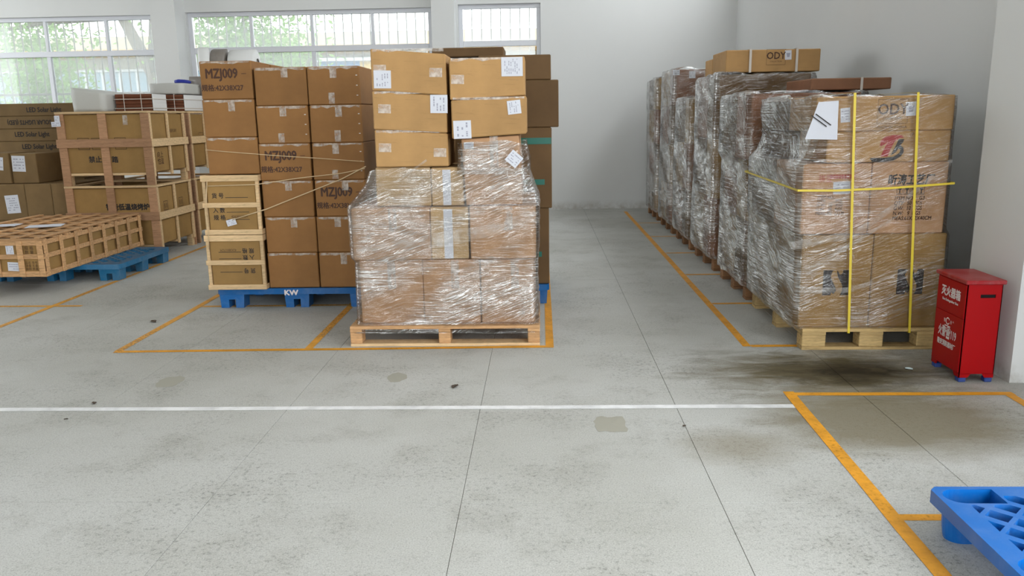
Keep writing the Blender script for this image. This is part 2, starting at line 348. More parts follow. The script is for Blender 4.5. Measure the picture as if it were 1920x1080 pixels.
def sheet(parent, w_, h_, origin, face='front', ang=0.0, lines=6, name='paper_label', mat=None, vertical=False, e=0.0016, seed=1):
    """paper stuck on a face, with rows of small print as its own piece"""
    rr = random.Random(seed); ca, sa = math.cos(ang), math.sin(ang); m = MB()
    def tr(u, v, d): return FACE[face](u*ca-v*sa, u*sa+v*ca, d)
    vs = [tr(u, v, d) for d in (0.0002, e) for u, v in ((-w_/2, -h_/2), (w_/2, -h_/2), (w_/2, h_/2), (-w_/2, h_/2))]
    m.add(vs, [(3, 2, 1, 0), (4, 5, 6, 7), (0, 1, 5, 4), (1, 2, 6, 5), (2, 3, 7, 6), (3, 0, 4, 7)])
    o = m.build(name, mat or PAPER, parent, origin)
    if lines:
        rs = []
        for i in range(lines):
            t = (0.38-0.76*(i+0.5)/lines)
            u = -0.38
            while u < 0.36:
                L = rr.uniform(0.05, 0.16)
                if rr.random() < 0.62:
                    a, b = u, min(u+L, 0.4); q = 0.14/lines
                    rs.append((t*w_-q*w_, t*w_+q*w_, a*h_, b*h_) if vertical else (a*w_, b*w_, t*h_-q*h_, t*h_+q*h_))
                u += L+0.03
        decal('small_print', o, rects(*rs), INK_G, (0, 0, 0), face, ang, e+0.0006)
    return o

def carton(x0, x1, y0, y1, zb, zt, mat, label, group=None, name='carton', jit=0.003, ch=0.006, cat='carton', xtop=None):
    """zb / zt: a number, or (left, right) heights of bottom / top. Origin: bottom centre."""
    zb = zb if isinstance(zb, tuple) else (zb, zb); zt = zt if isinstance(zt, tuple) else (zt, zt); xt = xtop or (x0, x1)
    cx, cy, cz = (x0+x1)/2, (y0+y1)/2, min(zb)
    j = lambda: R.uniform(-jit, jit)*0.6
    c8 = [(x0, y0, zb[0]), (x1, y0, zb[1]), (x1, y1, zb[1]), (x0, y1, zb[0]), (xt[0], y0, zt[0]), (xt[1], y0, zt[1]), (xt[1], y1, zt[1]), (xt[0], y1, zt[0])]
    c8 = [(p[0]-cx+j(), p[1]-cy, p[2]-cz) for p in c8]
    o = MB().hexa(c8, ch).build(name, K[mat] if isinstance(mat, str) else mat, None, (cx, cy, cz))
    tag(o, label, cat, group)
    o_dim[o.name] = (x1-x0, y1-y0, max(zt)-cz)
    return o
o_dim = {}
def tape_bits(o, kind='tabs', seed=0, top=True):
    """clear tape: strip along the top front edge, tabs in the middle of the front"""
    rr = random.Random(seed); w_, d_, h_ = o_dim[o.name]; e = 0.0022
    if top:
        n = 9; vs = []; 
        for i in range(n+1):
            u = -w_/2+0.012+(w_-0.024)*i/n; vs += [(u, h_-0.003), (u, h_-0.011-rr.uniform(0, 0.014))]
        decal('tape', o, (vs, [(2*i, 2*i+1, 2*i+3, 2*i+2) for i in range(n)]), TAPE, (0, -d_/2, 0), 'front', 0, e)
    if 'tabs' in kind:
        u = rr.uniform(-0.03, 0.04); decal('tape', o, rects((u-0.024, u+0.024, h_-0.07-rr.uniform(0, .02), h_-0.004)), TAPE, (0, -d_/2, 0), 'front', 0, e+.0006)
    if 'low' in kind:
        u = rr.uniform(-0.03, 0.05); decal('tape', o, rects((u-0.022, u+0.022, 0.006, 0.07+rr.uniform(0, .02))), TAPE, (0, -d_/2, 0), 'front', 0, e+.0006)
    if 'hv' in kind:
        decal('tape', o, rects((-w_/2+.01, -w_/2+.08, h_*.42, h_*.42+.05), (w_/2-.08, w_/2-.01, h_*.5, h_*.5+.05)), TAPE, (0, -d_/2, 0), 'front', 0, e)
def loc_on(o, x, y, face='front'):
    """photo pixel -> point on the front (or other) face of thing o, in its frame"""
    w_, d_, h_ = o_dim[o.name]; L = o.location
    if face == 'front': p = px(x, y, Y=L.y-d_/2)
    elif face == 'right': p = px(x, y, X=L.x+w_/2)
    elif face == 'left': p = px(x, y, X=L.x-w_/2)
    return p-L

# ------------------------------------------------------------------ room shell
XR, XL, YB, YF, ZC = 2.85, -11.0, 12.2, -6.0, 5.6
floor = tag(MB().box(XL-.3, XR+1.2, YF-.3, YB+.3, -0.30, -0.004).build('floor', JOINT), 'light grey speckled concrete floor with saw-cut joints', None, None, 'structure')
SX, SY, X0, Y0 = 0.957, 2.05, 0.652, 2.73
JG = .0011
sm = MB().hexa([(sx_*(SX/2-JG), sy_*(SY/2-JG), z_) for z_ in (-.0045, 0) for sx_, sy_ in ((-1, -1), (1, -1), (1, 1), (-1, 1))], 0.0008).mesh('floor_slab', CONC)
for i in range(-13, 4):
    for j in range(-5, 5):
        link('floor_slab', sm, floor, (X0+(i+.5)*SX, Y0+(j+.5)*SY, 0))
def stripe(name, pts, wd, mat, label, z=0.0012):
    m = MB(); n = len(pts); V = [Vector((p[0], p[1], 0)) for p in pts]; vs = []
    for i in range(n):
        d = (V[min(i+1, n-1)]-V[max(i-1, 0)]).normalized(); s_ = Vector((d.y, -d.x, 0))
        j = R.uniform(-.002, .002)
        vs += [V[i]+s_*(wd/2+j)+Vector((0, 0, z)), V[i]-s_*(wd/2-j)+Vector((0, 0, z))]
    m.add(vs, [(2*i, 2*i+2, 2*i+3, 2*i+1) for i in range(n-1)])
    o = m.build(name, mat, floor); o['label'] = label
def seg(a, b, n=8): return [(a[0]+(b[0]-a[0])*i/n, a[1]+(b[1]-a[1])*i/n) for i in range(n+1)]
stripe('white_line', seg((-7, 3.69), (1.235, 3.725), 20), 0.048, WLINE, 'white painted line across the floor')
stripe('yellow_line', seg((1.255, 4.75), (1.245, 11.8), 14), 0.05, YLINE, 'yellow line along the wrapped pallet row')
for yy in (4.76, 5.89, 7.01, 8.15, 9.3, 10.5): stripe('yellow_line', seg((1.28, yy), (2.5, yy), 6), 0.045, YLINE, 'yellow bay divider under the wrapped pallet row', .0016)
stripe('yellow_line', seg((1.253, 3.93), (1.20, 1.2), 10), 0.055, YLINE, 'yellow line running towards the blue pallet', .002)
stripe('yellow_line', seg((1.235, 3.895), (2.36, 3.89), 6), 0.045, YLINE, 'yellow line before the red box')
stripe('yellow_line', seg((2.33, 3.90), (2.33, 1.0), 8), 0.05, YLINE, 'yellow line beside the white column', .0016)
stripe('yellow_line', seg((1.245, 2.62), (2.3, 2.62), 5), 0.045, YLINE, 'short yellow line under the blue pallet')
stripe('yellow_line', seg((-2.67, 4.715), (0.07, 4.775), 12), 0.045, YLINE, 'yellow front line of the middle bays')
stripe('yellow_line', seg((0.05, 4.75), (0.05, 11.5), 12), 0.05, YLINE, 'yellow side line of the middle bays', .0016)
stripe('yellow_line', seg((-1.455, 4.75), (-1.47, 9.0), 10), 0.05, YLINE_W, 'worn yellow bay divider beside the wrapped load', .0016)
stripe('yellow_line', seg((-2.65, 4.72), (-2.65, 11.5), 12), 0.05, YLINE_W, 'worn yellow outer line of the middle bays', .0016)
stripe('yellow_line', seg((-2.62, 5.93), (0.05, 5.96), 10), 0.045, YLINE_W, 'worn yellow cross line below the blue pallet')
stripe('yellow_line', seg((-3.835, 4.6), (-3.83, 11.0), 12), 0.05, YLINE_W, 'worn yellow line beside the crates', .0016)
stripe('yellow_line', seg((-7, 6.0), (-3.6, 5.98), 8), 0.045, YLINE_W, 'worn yellow cross line before the crates')
def patch(cx, cy, rx, ry, label, seed, sq=False):
    rr = random.Random(seed); n = 22; pts = []
    for k in range(n):
        a = 2*PI*k/n; ca, sa = math.cos(a), math.sin(a); q = 1.0
        if sq: q = 1/max(abs(ca), abs(sa))*0.86
        q *= rr.uniform(.86, 1.08); pts.append((cx+rx*q*ca, cy+ry*q*sa))
    m = MB(); m.add([(cx, cy, .003)]+[(x, y, .0009) for x, y in pts], [(0, k+1, (k+1) % n+1) for k in range(n)])
    o = m.build('repair_patch', PATCH, floor); o['label'] = label
patch(0.315, 3.5, .085, .11, 'square cement repair patch near the white line', 3, True)
patch(-0.80, 4.19, .06, .08, 'rough round cement repair patch before the wrapped pallet', 4)
patch(-2.05, 4.13, .07, .10, 'faint grey cement smear on the floor', 5)

def wall(name, boxes, label=None, mat=WALL):
    m = MB()
    for b in boxes: m.box(*b)
    return tag(m.build(name, mat), label, None, None, 'structure')
WIN = [(-10.3, -5.66, .95, 2.95), (-5.21, -1.57, .95, 2.97), (-1.18, 0.02, .95, 3.0)]
bxs = [(XL-.25, XR+.25, YB, YB+.25, 0, .95), (XL-.25, XR+.25, YB, YB+.25, 3.0, ZC)]
xs = [XL-.25]+[v for q in WIN for v in q[:2]]+[XR+.25]
for i in range(0, len(xs), 2): bxs.append((xs[i], xs[i+1], YB, YB+.25, .95, 3.0))
for q in WIN[:2]: bxs.append((q[0], q[1], YB, YB+.25, q[3], 3.0))
wall('wall_back', bxs, 'white painted rear wall with three windows')
wall('wall_right', [(XR, XR+.25, 2.2, YB, 0, 3.4), (XR, XR+.25, 2.2, YB, 5.2, ZC), (XR, XR+.25, 2.2, 3.0, 3.4, 5.2), (XR, XR+.25, 11.6, YB, 3.4, 5.2), (XR, XR+.25, 7.1, 7.5, 3.4, 5.2), (XR, XR+.25, YF, 2.2, 4.7, ZC), (XR, XR+.25, YF, -4.0, 0, 4.7)], 'white painted side wall behind the wrapped pallets')  # high openings added out of view as a light source
LW = [(7.2, 9.0), (9.6, 11.6)]  # unseen left windows, made tall to light the right wall
bxs = [(XL-.25, XL, YF, YB, 0, .95), (XL-.25, XL, YF, YB, 4.8, ZC)]; ys = [YF]+[v for q in LW for v in q]+[YB]
for i in range(0, len(ys), 2): bxs.append((XL-.25, XL, ys[i], ys[i+1], .95, 4.8))
wall('wall_left', bxs)
wall('wall_front', [(XL-.25, XR+.25, YF-.25, YF, 4.2, ZC), (XL-.25, -4.2, YF-.25, YF, 0, 4.2), (0.8, XR+.25, YF-.25, YF, 0, 4.2)])
wall('ceiling', [(XL-.25, XR+.25, YF-.25, YB+.25, ZC, ZC+.2)])
for n_, (a, b, y0, y1) in enumerate([(-5.58, -5.22, 11.87, YB), (-1.53, -1.205, 11.87, YB), (2.43, 2.95, 4.055, 4.55)]):
    wall('trim_%d' % (n_+1), [(a, b, y0, y1, 0, ZC)], ['white plastered column between two rear windows', 'white plastered column beside the narrow rear window', 'white plastered column beside the red box'][n_])

def window(n_, q, mull, trans, low=None):
    x0, x1, z0, z1 = q; yy = YB+.10
    o = tag(link('window_%d' % n_, None, None, ((x0+x1)/2, yy, z0)), None, None, None, 'structure'); X = lambda v: v-(x0+x1)/2
    def B(nm, a, b, c, d, y0=-.03, y1=.03): return board(nm, o, X(a), X(b), y0, y1, c-z0, d-z0, FRAME, .004)
    B('window_frame', x0, x1, z1-.06, z1); B('window_frame', x0, x1, z0, z0+.06); B('window_frame', x0, x0+.06, z0+.06, z1-.06); B('window_frame', x1-.06, x1, z0+.06, z1-.06)
    B('transom', x0+.06, x1-.06, trans-.04, trans+.04, -.035, .035)
    for m_ in mull: B('mullion', m_-.03, m_+.03, z0+.06, trans-.04); B('mullion', m_-.022, m_+.022, trans+.04, z1-.06)
    if low: B('mullion', low-.03, low+.03, z0+.06, trans-.04)
    es = [x0+.06]+mull+[x1-.06]
    for a, b in zip(es[:-1], es[1:]):
        board('pane', o, X(a)+.02, X(b)-.02, -.004, .004, trans+.04-z0, z1-.06-z0, GLASS, .0005)
        board('pane', o, X(a)+.02, X(b)-.02, .006, .014, .06, trans-.04-z0, GLASS, .0005)
    board('window_sill', o, X(x0), X(x1), -.13, -.03, -.03, .0, FRAME, .004)
window(1, WIN[0], [-9.25, -8.31, -7.39, -6.46], 2.42); window(2, WIN[1], [-4.27, -3.36, -2.456], 2.43); window(3, WIN[2], [], 2.45, -.58)
gl_lab = ['outdoor steel bar grille of the wide window beyond the crates', 'outdoor steel bar grille of the window above the brown cartons', 'outdoor steel bar grille of the narrow window']
for q, lb in zip(WIN, gl_lab):
    g = thing('window_grille', lb, 'grille', ((q[0]+q[1])/2, YB+.42, .8)); hw = (q[1]-q[0])/2
    for z in (.12, 1.05, 2.3): board('rail', g, -hw, hw, -.012, .012, z-.015, z+.015, STEEL)
    n = int(2*hw/.135)
    for i in range(n+1): x = -hw+.02+(2*hw-.04)*i/n; board('bar', g, x-.008, x+.008, -.008, .008, 0, 2.4, STEEL)
    for x in (-hw+.1, hw-.1): board('wall_bracket', g, x-.012, x+.012, -.2, -.008, .1, .125, STEEL)

# ------------------------------------------------------------------ outdoors
wall('ground', [(-45, 30, YB+.30, 60, -.3, -.05), (-45, 30, -40, YF-.30, -.3, -.05), (-45, XL-.30, YF-.30, YB+.30, -.3, -.05), (XR+1.2, 30, YF-.30, YB+.30, -.3, -.05)], 'pale paved yard outside the windows', plain('yard_paving', (150, 147, 140), .9))
bl = thing('opposite_building', 'pale building across the yard with gridded windows', 'building', (-6, 21, 0))
CREAM = plain('cream_facade', (150, 146, 132), .8); BAND = plain('ochre_band', (158, 128, 74), .8); BGL = plain('blue_grey_glass', (96, 122, 138), .2); BFR = plain('white_facade_frame', (168, 172, 176), .5)
board('facade', bl, -19, 14, 0, 4, -.05, 3.55, CREAM); board('ledge', bl, -19, 14, -.5, -.001, 3.0, 3.2, BAND); board('roof_edge', bl, -19, 14, -.7, -.501, 3.05, 3.12, BAND)
for i in range(9):
    x = -16.5+i*3.3; pn = board('window', bl, x, x+2.7, -.06, -.001, .5, 2.7, BGL)
    for k in range(7): board('glazing_bar', pn, -1.35+k*.45-.03, -1.35+k*.45+.03, -.07, -.031, -1.1, 1.1, BFR)
    for k in range(5): board('glazing_bar', pn, -1.35, 1.35, -.11, -.071, -1.1+k*.55-.03, -1.1+k*.55+.03, BFR)
vb = thing('blue_shutter_booth', 'blue shuttered booth with a yellow post outside the window', 'booth', (-4.6, 19.4, -.05))
board('shutter', vb, -.45, .45, -.4, .4, 0, 2.75, plain('booth_blue', (60, 104, 146), .5)); board('post', vb, .46, .66, -.4, .0, 0, 2.75, plain('post_yellow', (168, 136, 44), .5)); board('cover', vb, -.6, .75, -.5, .5, 2.751, 2.82, BFR)
def tree(label, x, y, segs, leaves, n, seed):
    rr = random.Random(seed); t = thing('tree', label, 'tree', (x, y, -.05)); m = MB()
    for p, r_ in segs: m.tube(p, r_, 8)
    m.build('trunk', BARK, t, smooth=True); f = MB()
    for _ in range(n):
        c, s3 = rr.choice(leaves); p = Vector(c)+Vector((rr.gauss(0, s3[0]), rr.gauss(0, s3[1]), rr.gauss(0, s3[2])))
        d = Vector((rr.uniform(-1, 1), rr.uniform(-1, 1), rr.uniform(-1, .4))).normalized(); u = d.orthogonal().normalized(); L = rr.uniform(.09, .17)
        f.add([p, p+d*L*.5+u*L*.22, p+d*L, p+d*L*.5-u*L*.22], [(0, 1, 2, 3)])
    me = bpy.data.meshes.new('foliage'); me.from_pydata(f.v, [], f.f); me.materials.append(LEAF); fo = link('foliage', me, t); fo['kind'] = 'stuff'
tree('leafy tree with forked grey trunk beyond the wide window', -8.0, 17, [([(0, 0, 0), (.05, 0, 1.6), (-.05, 0, 2.4), (-.9, .1, 4.2), (-1.6, .1, 5.6)], [.2, .16, .14, .1, .06]), ([(-.05, 0, 2.4), (.1, 0, 3.6), (.5, 0, 5.2)], [.13, .11, .08]),
      ([(-.6, .05, 3.6), (-2.2, 0, 3.5), (-3.4, -.1, 3.3)], [.08, .05, .03])], [((-3.2, 0, 3.4), (.7, .5, .45)), ((-2.4, 0, 2.9), (.5, .5, .5)), ((-1, 0, 5.2), (1.2, .8, .5)), ((-2.3, -.2, 2.1), (.4, .4, .35))], 5200, 11)
tree('leafy young tree beyond the window above the brown cartons', -5.9, 16.2, [([(0, 0, 0), (-.05, 0, 1.5), (.1, 0, 3.0), (.3, 0, 4.6)], [.1, .09, .07, .04]), ([(.0, 0, 2.2), (.7, 0, 3.2)], [.05, .02]), ([(0, 0, 1.9), (-.6, 0, 3.0)], [.05, .02])],
     [((.2, 0, 2.9), (.7, .5, .45)), ((.6, 0, 2.5), (.45, .4, .3)), ((-.3, 0, 3.4), (.6, .4, .4))], 4200, 12)

# ------------------------------------------------------------------ pallets
def wooden_pallet(x0, x1, y0, y1, label, bw=.14, H=.13, mat=W_OLD, group=None, flush=False):
    cx, cy = (x0+x1)/2, (y0+y1)/2; t = thing('wooden_pallet', label, 'pallet', (cx, cy, 0), group); a, b = (x1-x0)/2, (y1-y0)/2
    yb = (-b, -.05, b-.1)
    for y in yb: board('bottom_board', t, -a, a, y, y+.1, .0, .018, W_NEW if flush else mat)
    for x in (-a, -bw/2, a-bw):
        for y in yb: board('block', t, x, x+bw, y+(0 if y < 0 else .0), y+.1, .0182, H-.04, mat, .004)
        board('stringer', t, x, x+bw, -b, b, H-.0398, H-.02, mat)
    n = 7; g = .025; dw = (2*b-(n-1)*g)/n
    for i in range(n): board('deck_board', t, -a, a, -b+i*(dw+g), -b+i*(dw+g)+dw, H-.0198, H, mat)
    return t
def clip(poly, f):
    out = []
    for i, p in enumerate(poly):
        q = poly[(i+1) % len(poly)]; a, b = f(p), f(q)
        if a >= 0: out.append(p)
        if (a >= 0) != (b >= 0):
            t = a/(a-b); out.append((p[0]+(q[0]-p[0])*t, p[1]+(q[1]-p[1])*t))
    return out
def area2(p): return abs(sum(p[i][0]*p[(i+1) % len(p)][1]-p[(i+1) % len(p)][0]*p[i][1] for i in range(len(p))))/2
_pm = {}
def plastic_pallet(x0, x1, y0, y1, label, mat, H=.15, lattice=True, notch=True, cups=False):
    """perforated plastic pallet: lattice deck on nine feet; origin at the base centre"""
    a, b = (x1-x0)/2, (y1-y0)/2; t = thing('plastic_pallet', label, 'pallet', ((x0+x1)/2, (y0+y1)/2, 0))
    key = (round(a, 3), round(b, 3), mat.name)
    fx, fy = .19, .12
    feet = [(sx*(a-fx/2-.014) , sy*(b-fy/2-.010)) for sx in (-1, 0, 1) for sy in (-1, 0, 1)]
    holes = []
    for cx, cy in feet:
        if cups:
            r_ = .05; x_l = cx-.09; x_r = cx+.09; pts = []
            for k in range(13):
                an = PI/2+PI*k/12; pts.append((x_l+r_*1.1+r_*1.1*math.cos(an), cy+r_*math.sin(an)))
            holes.append(pts+[(x_r, cy-r_), (x_r, cy+r_)])
    p = .08; hu, hv = .026, .0325; n = int((a+b)/p)+2; mx, my = a-.074, b-.068
    for i in range(-n, n+1):
        for j in range(-n, n+1):
            c = ((i+j)*p*.7071-.0234, (i-j)*p*.7071-.0434)
            if any(abs(c[0]-fx_) < .10 and abs(c[1]-fy_) < .062 for fx_, fy_ in feet): continue
            q = [((c[0]+(su*hu+sv*hv)*.7071), (c[1]+(su*hu-sv*hv)*.7071)) for su, sv in ((-1, -1), (1, -1), (1, 1), (-1, 1))]
            for f in (lambda P: P[0]+mx, lambda P: mx-P[0], lambda P: P[1]+my, lambda P: my-P[1]):
                q = clip(q, f) if q else q
            for fx_, fy_ in feet:
                if q and abs(c[0]-fx_) < .13 and abs(c[1]-fy_) < .115:
                    if abs(c[1]-fy_) >= .062: sg = 1 if c[1] > fy_ else -1; q = clip(q, lambda P: sg*(P[1]-fy_)-.060)
                    else: sg = 1 if c[0] > fx_ else -1; q = clip(q, lambda P: sg*(P[0]-fx_)-.100)
            if len(q) > 2 and area2(q) > 4e-4: holes.append(q)
    cu = bpy.data.curves.new('deck', 'CURVE'); cu.dimensions = '2D'; cu.fill_mode = 'BOTH'; cu.extrude = .0225
    def spl(pts):
        s_ = cu.splines.new('POLY'); s_.points.add(len(pts)-1); s_.use_cyclic_u = True
        for q, P in zip(s_.points, pts): q.co = (P[0], P[1], 0, 1)
    ch = .022; spl([(-a+ch, -b), (a-ch, -b), (a, -b+ch), (a, b-ch), (a-ch, b), (-a+ch, b), (-a, b-ch), (-a, -b+ch)])
    for h in holes: spl(h)
    o = bpy.data.objects.new('d', cu); C.objects.link(o); me = bpy.data.meshes.new_from_object(o.evaluated_get(bpy.context.evaluated_depsgraph_get()))
    bpy.data.objects.remove(o); me.materials.clear(); me.materials.append(mat); me.name = 'deck'
    link('deck', me, t, (0, 0, H-.0225))
    for cx, cy in feet:
        m = MB(); zt = H-.0452
        if cups:
            rings = []
            for z, s_ in ((H-.002, 1.0), (zt*.5, .94), (.012, .88), (0, .84)):
                r_ = .05*s_; pts = []
                for k in range(13):
                    an = PI/2+PI*k/12; pts.append((-.09*s_+r_*1.1+r_*1.1*math.cos(an), r_*math.sin(an), z))
                rings.append(pts+[(.09*s_, -r_, z), (.09*s_, r_, z)])
            N = len(rings[0]); fs = [(i*N+k, i*N+(k+1) % N, (i+1)*N+(k+1) % N, (i+1)*N+k) for i in range(3) for k in range(N)]
            m.add([v for r_ in rings for v in r_], fs+[tuple(range(3*N, 4*N))])
            m.build('foot', mat, t, (cx, cy, 0))
        elif notch:
            w2 = fx/2; nw = .026
            m.prism([(-w2*.92, 0), (-nw, 0), (-nw, zt*.62), (nw, zt*.62), (nw, 0), (w2*.92, 0), (w2, zt), (-w2, zt)], 'y', -fy/2, fy/2)
            if 'foot' not in _pm: _pm['foot'] = {}
            k2 = (mat.name, round(zt, 4))
            if k2 not in _pm['foot']: _pm['foot'][k2] = m.mesh('foot', mat)
            link('foot', _pm['foot'][k2], t, (cx, cy, 0))
    return t

# ------------------------------------------------------------------ stretch film
def film(label, secs, mat, front=None, n=34, dz=.022, amp=.010, closed_top=True, seed=0, r=.03, sag=0.0, name='stretch_film'):
    """secs: (z, x0, x1, y0, y1), lofted rounded-rectangle rings with creases"""
    z0, z1 = secs[0][0], secs[-1][0]; N = max(3, int((z1-z0)/dz)); rings = []
    cx = sum(s_[1]+s_[2] for s_ in secs)/2/len(secs); cy = sum(s_[3]+s_[4] for s_ in secs)/2/len(secs)
    def at(z):
        for A, B in zip(secs[:-1], secs[1:]):
            if A[0] <= z <= B[0]+1e-9:
                t = (z-A[0])/max(1e-6, B[0]-A[0]); return [A[i]+(B[i]-A[i])*t for i in range(1, 5)]
        return list(secs[-1][1:])
    def ring(q, z, k):
        x0, x1, y0, y1 = q; pts = []
        per = [((x0+r, y0), (x1-r, y0), (0, -1)), ((x1, y0+r), (x1, y1-r), (1, 0)), ((x1-r, y1), (x0+r, y1), (0, 1)), ((x0, y1-r), (x0, y0+r), (-1, 0))]
        for A, B, nn in per:
            for i in range(n):
                t = i/(n-1); x = A[0]+(B[0]-A[0])*t; y = A[1]+(B[1]-A[1])*t
                s_ = x*abs(nn[1])+y*abs(nn[0]); edge = min(1, 6*t*(1-t)+.15)
                d = noise.noise((s_*2.0+seed*3.1, z*2.6-s_*2, seed*1.7))*amp*1.1 + noise.noise((s_*3.0+seed*7.1, z*20+s_*5, seed*3.3))*amp + noise.noise((s_*2.2+9, z*11-s_*6, seed*5.7))*amp*.9 + noise.noise((s_*9, z*34, seed))*amp*.35
                d = max(d*edge + amp*1.0, .001)
                pts.append((x+nn[0]*d-cx, y+nn[1]*d-cy, z-secs[0][0] + noise.noise((s_*4, seed, k))*0.0))
        return pts
    for k in range(N+1):
        z = z0+(z1-z0)*k/N; rings.append(ring(at(z), z, k))
    P = 4*n; top = [(x, y, z+noise.noise((x*7, y*7, seed+1.5))*.03) for x, y, z in rings[-1]]; rings[-1] = top
    bot = [(x, y, z+noise.noise((x*9, y*9, seed+4.5))*.008) for x, y, z in rings[0]]; rings[0] = bot
    fs = [(i*P+k, i*P+(k+1) % P, (i+1)*P+(k+1) % P, (i+1)*P+k) for i in range(N) for k in range(P)]
    vs = [v for g in rings for v in g]
    if closed_top:
        k0 = len(vs)-P; cxm = sum(v[0] for v in top)/P; cym = sum(v[1] for v in top)/P
        inner = [(v[0]*.72+cxm*.28, v[1]*.72+cym*.28, v[2]+.012+noise.noise((v[0]*9, v[1]*9, seed))*.012) for v in top]
        vs += inner; fs += [(k0+k, k0+(k+1) % P, k0+P+(k+1) % P, k0+P+k) for k in range(P)]
    me = bpy.data.meshes.new('stretch_film'); me.from_pydata(vs, [], fs); me.materials.append(mat)
    if front: me.materials.append(front)
    for p in me.polygons:
        p.use_smooth = True
        if front and p.index < N*P and p.index % P < n: p.material_index = 1
    return tag(link(name, me, None, (cx, cy, secs[0][0])), label, 'stretch film')
def fold(parent, pts, w0, w1):
    """a gathered crease of film stretched over the load: ribbon with a rolled edge, part of its film"""
    L = parent.location; P = [Vector(p)-L for p in pts]; m = MB(); n = 14; vs = []; Q = []
    for i in range(n+1):
        t = i/n*(len(P)-1); k = min(int(t), len(P)-2); Q.append(P[k].lerp(P[k+1], t-k))
    out = Vector((0, -1, 0)) if abs(P[0].y-P[-1].y) < .15 else Vector((-1, 0, 0))
    for i, q in enumerate(Q):
        d = (Q[min(i+1, n)]-Q[max(i-1, 0)]).normalized(); u = d.cross(out).normalized(); wd = w0+(w1-w0)*i/n+.004*noise.noise((i*.7, w0*90, 0))
        for s_, o_ in ((-.5, 0), (-.2, .004), (.2, .003), (.44, .006), (.5, .001)): vs.append(q+u*(wd*s_)+out*o_)
    m.add(vs, [(5*i+k, 5*i+k+1, 5*i+k+6, 5*i+k+5) for i in range(n) for k in range(4)])
    return m.build('gathered_fold', FOLD, parent, smooth=True)
def loop_band(name, pts, wd, normal_axis, mat, label, group=None, th=.0012):
    """closed flat strap; pts in 3-D, width along normal_axis"""
    c = sum((Vector(p) for p in pts), Vector())/len(pts); m = MB(); ax = Vector(normal_axis)*(wd/2); vs = []
    for p in pts: vs += [Vector(p)-c-ax, Vector(p)-c+ax]
    n = len(pts); m.add(vs, [(2*i, 2*((i+1) % n), 2*((i+1) % n)+1, 2*i+1) for i in range(n)])
    o = m.build(name, mat, None, c); s_ = o.modifiers.new('thickness', 'SOLIDIFY'); s_.thickness = th; s_.offset = 0
    return tag(o, label, 'strap', group)

# ------------------------------------------------------------------ middle: wrapped load on the wooden pallet
cpal = wooden_pallet(-1.2, -0.012, 4.80, 5.80, 'weathered wooden pallet under the film-wrapped tan cartons', bw=.075, mat=W_CRATE, flush=True)
YC = 4.87
def cc(x0, x1, zb, zt, mat, label, y0=YC, d=.46, **kw): return carton(x0, x1, y0, y0+d, zb, zt, mat, label, **kw)
g1 = cc(-1.135, -.742, .131, .538, 'tan', 'tan carton under film, bottom layer, at the corner next to the brown carton stack')
g2 = cc(-.738, -.384, .131, .536, 'tan', 'tan carton under film, bottom layer, in the middle of the wrapped load')
g3 = cc(-.378, -.040, .131, .534, 'tan', 'tan carton under film, bottom layer, at the aisle corner of the wrapped load')
h1 = cc(-1.165, -.682, .540, .862, 'tan', 'wide tan carton overhanging the wrapped load towards the brown carton stack', y0=4.855)
h2 = cc(-.678, -.445, .540, .860, 'pale', 'narrow pale carton under film with a white vertical label strip')
h3 = cc(-.435, -.030, .540, .866, 'tan', 'orange-tan carton under film at the aisle side, second layer', y0=4.855)
i1 = cc(-1.012, -.676, .866, 1.104, 'pale', 'small pale carton under film, below the three bare kraft cartons', y0=4.92)
i2 = cc(-.670, -.470, .866, 1.100, 'pale', 'slim pale carton under film next to the tall tan carton', y0=4.92)
i3 = cc(-.455, -.112, .870, (1.268, 1.288), 'tan', 'tall tan carton poking out of the film below the two labelled cartons', y0=4.89, xtop=(-.475, -.128))
for (x0, x1, zb, zt, lay) in ((-1.135, -.742, .131, .538, 'bottom'), (-.738, -.384, .131, .538, 'bottom'), (-.378, -.04, .131, .538, 'bottom'), (-1.14, -.682, .542, .862, 'second'), (-.678, -.37, .542, .862, 'second'), (-.36, -.04, .542, .866, 'second')):
    cc(x0, x1, zb, zt, 'tan', 'tan carton in the back row of the wrapped load, %s layer, %s' % (lay, 'beside the brown stack' if x0 < -1 else 'in the middle' if x0 < -.5 else 'beside the aisle'), y0=5.345, d=.42, group='back row of the wrapped load')
t1 = cc(-1.000, -.556, 1.108, (1.332, 1.304), 'kraft', 'bare kraft carton, lowest of the three-high column on the wrapped load', y0=4.89, d=.42)
t2 = cc(-1.000, -.558, (1.335, 1.307), (1.560, 1.524), 'kraft', 'bare kraft carton in the middle of the three-high column, white label at its upper corner', y0=4.885, d=.42)
t3 = cc(-.998, -.552, (1.563, 1.527), (1.802, 1.764), 'kraft', 'bare kraft carton on top of the three-high column, white label at its lower corner', y0=4.88, d=.42)
t4 = cc(-.528, -.080, (1.272, 1.296), (1.496, 1.516), 'kraft', 'creased kraft carton on the tall tan carton, two white labels at opposite corners', y0=4.86, d=.42)
t5 = cc(-.534, -.088, (1.499, 1.519), (1.735, 1.742), 'kraft', 'battered kraft carton with a torn printed label, on top of the creased one', y0=4.87, d=.42)
for k, o in enumerate((g1, g2, g3, h1, h3, i3)): decal('tape', o, rects((-.02+.02*k % .05, .03+.02*k % .05, o_dim[o.name][2]*.55, o_dim[o.name][2]-.004)), TAPE, (0, -o_dim[o.name][1]/2, 0), 'front', 0, .002)
decal('paper_strip', h2, rects((-.035, .02, .004, .31)), PAPER, (0, -.23, 0), 'front', 0, .002); decal('paper_strip', i2, rects((-.03, .02, .004, .22)), PAPER, (0, -.23, 0), 'front', 0, .002)
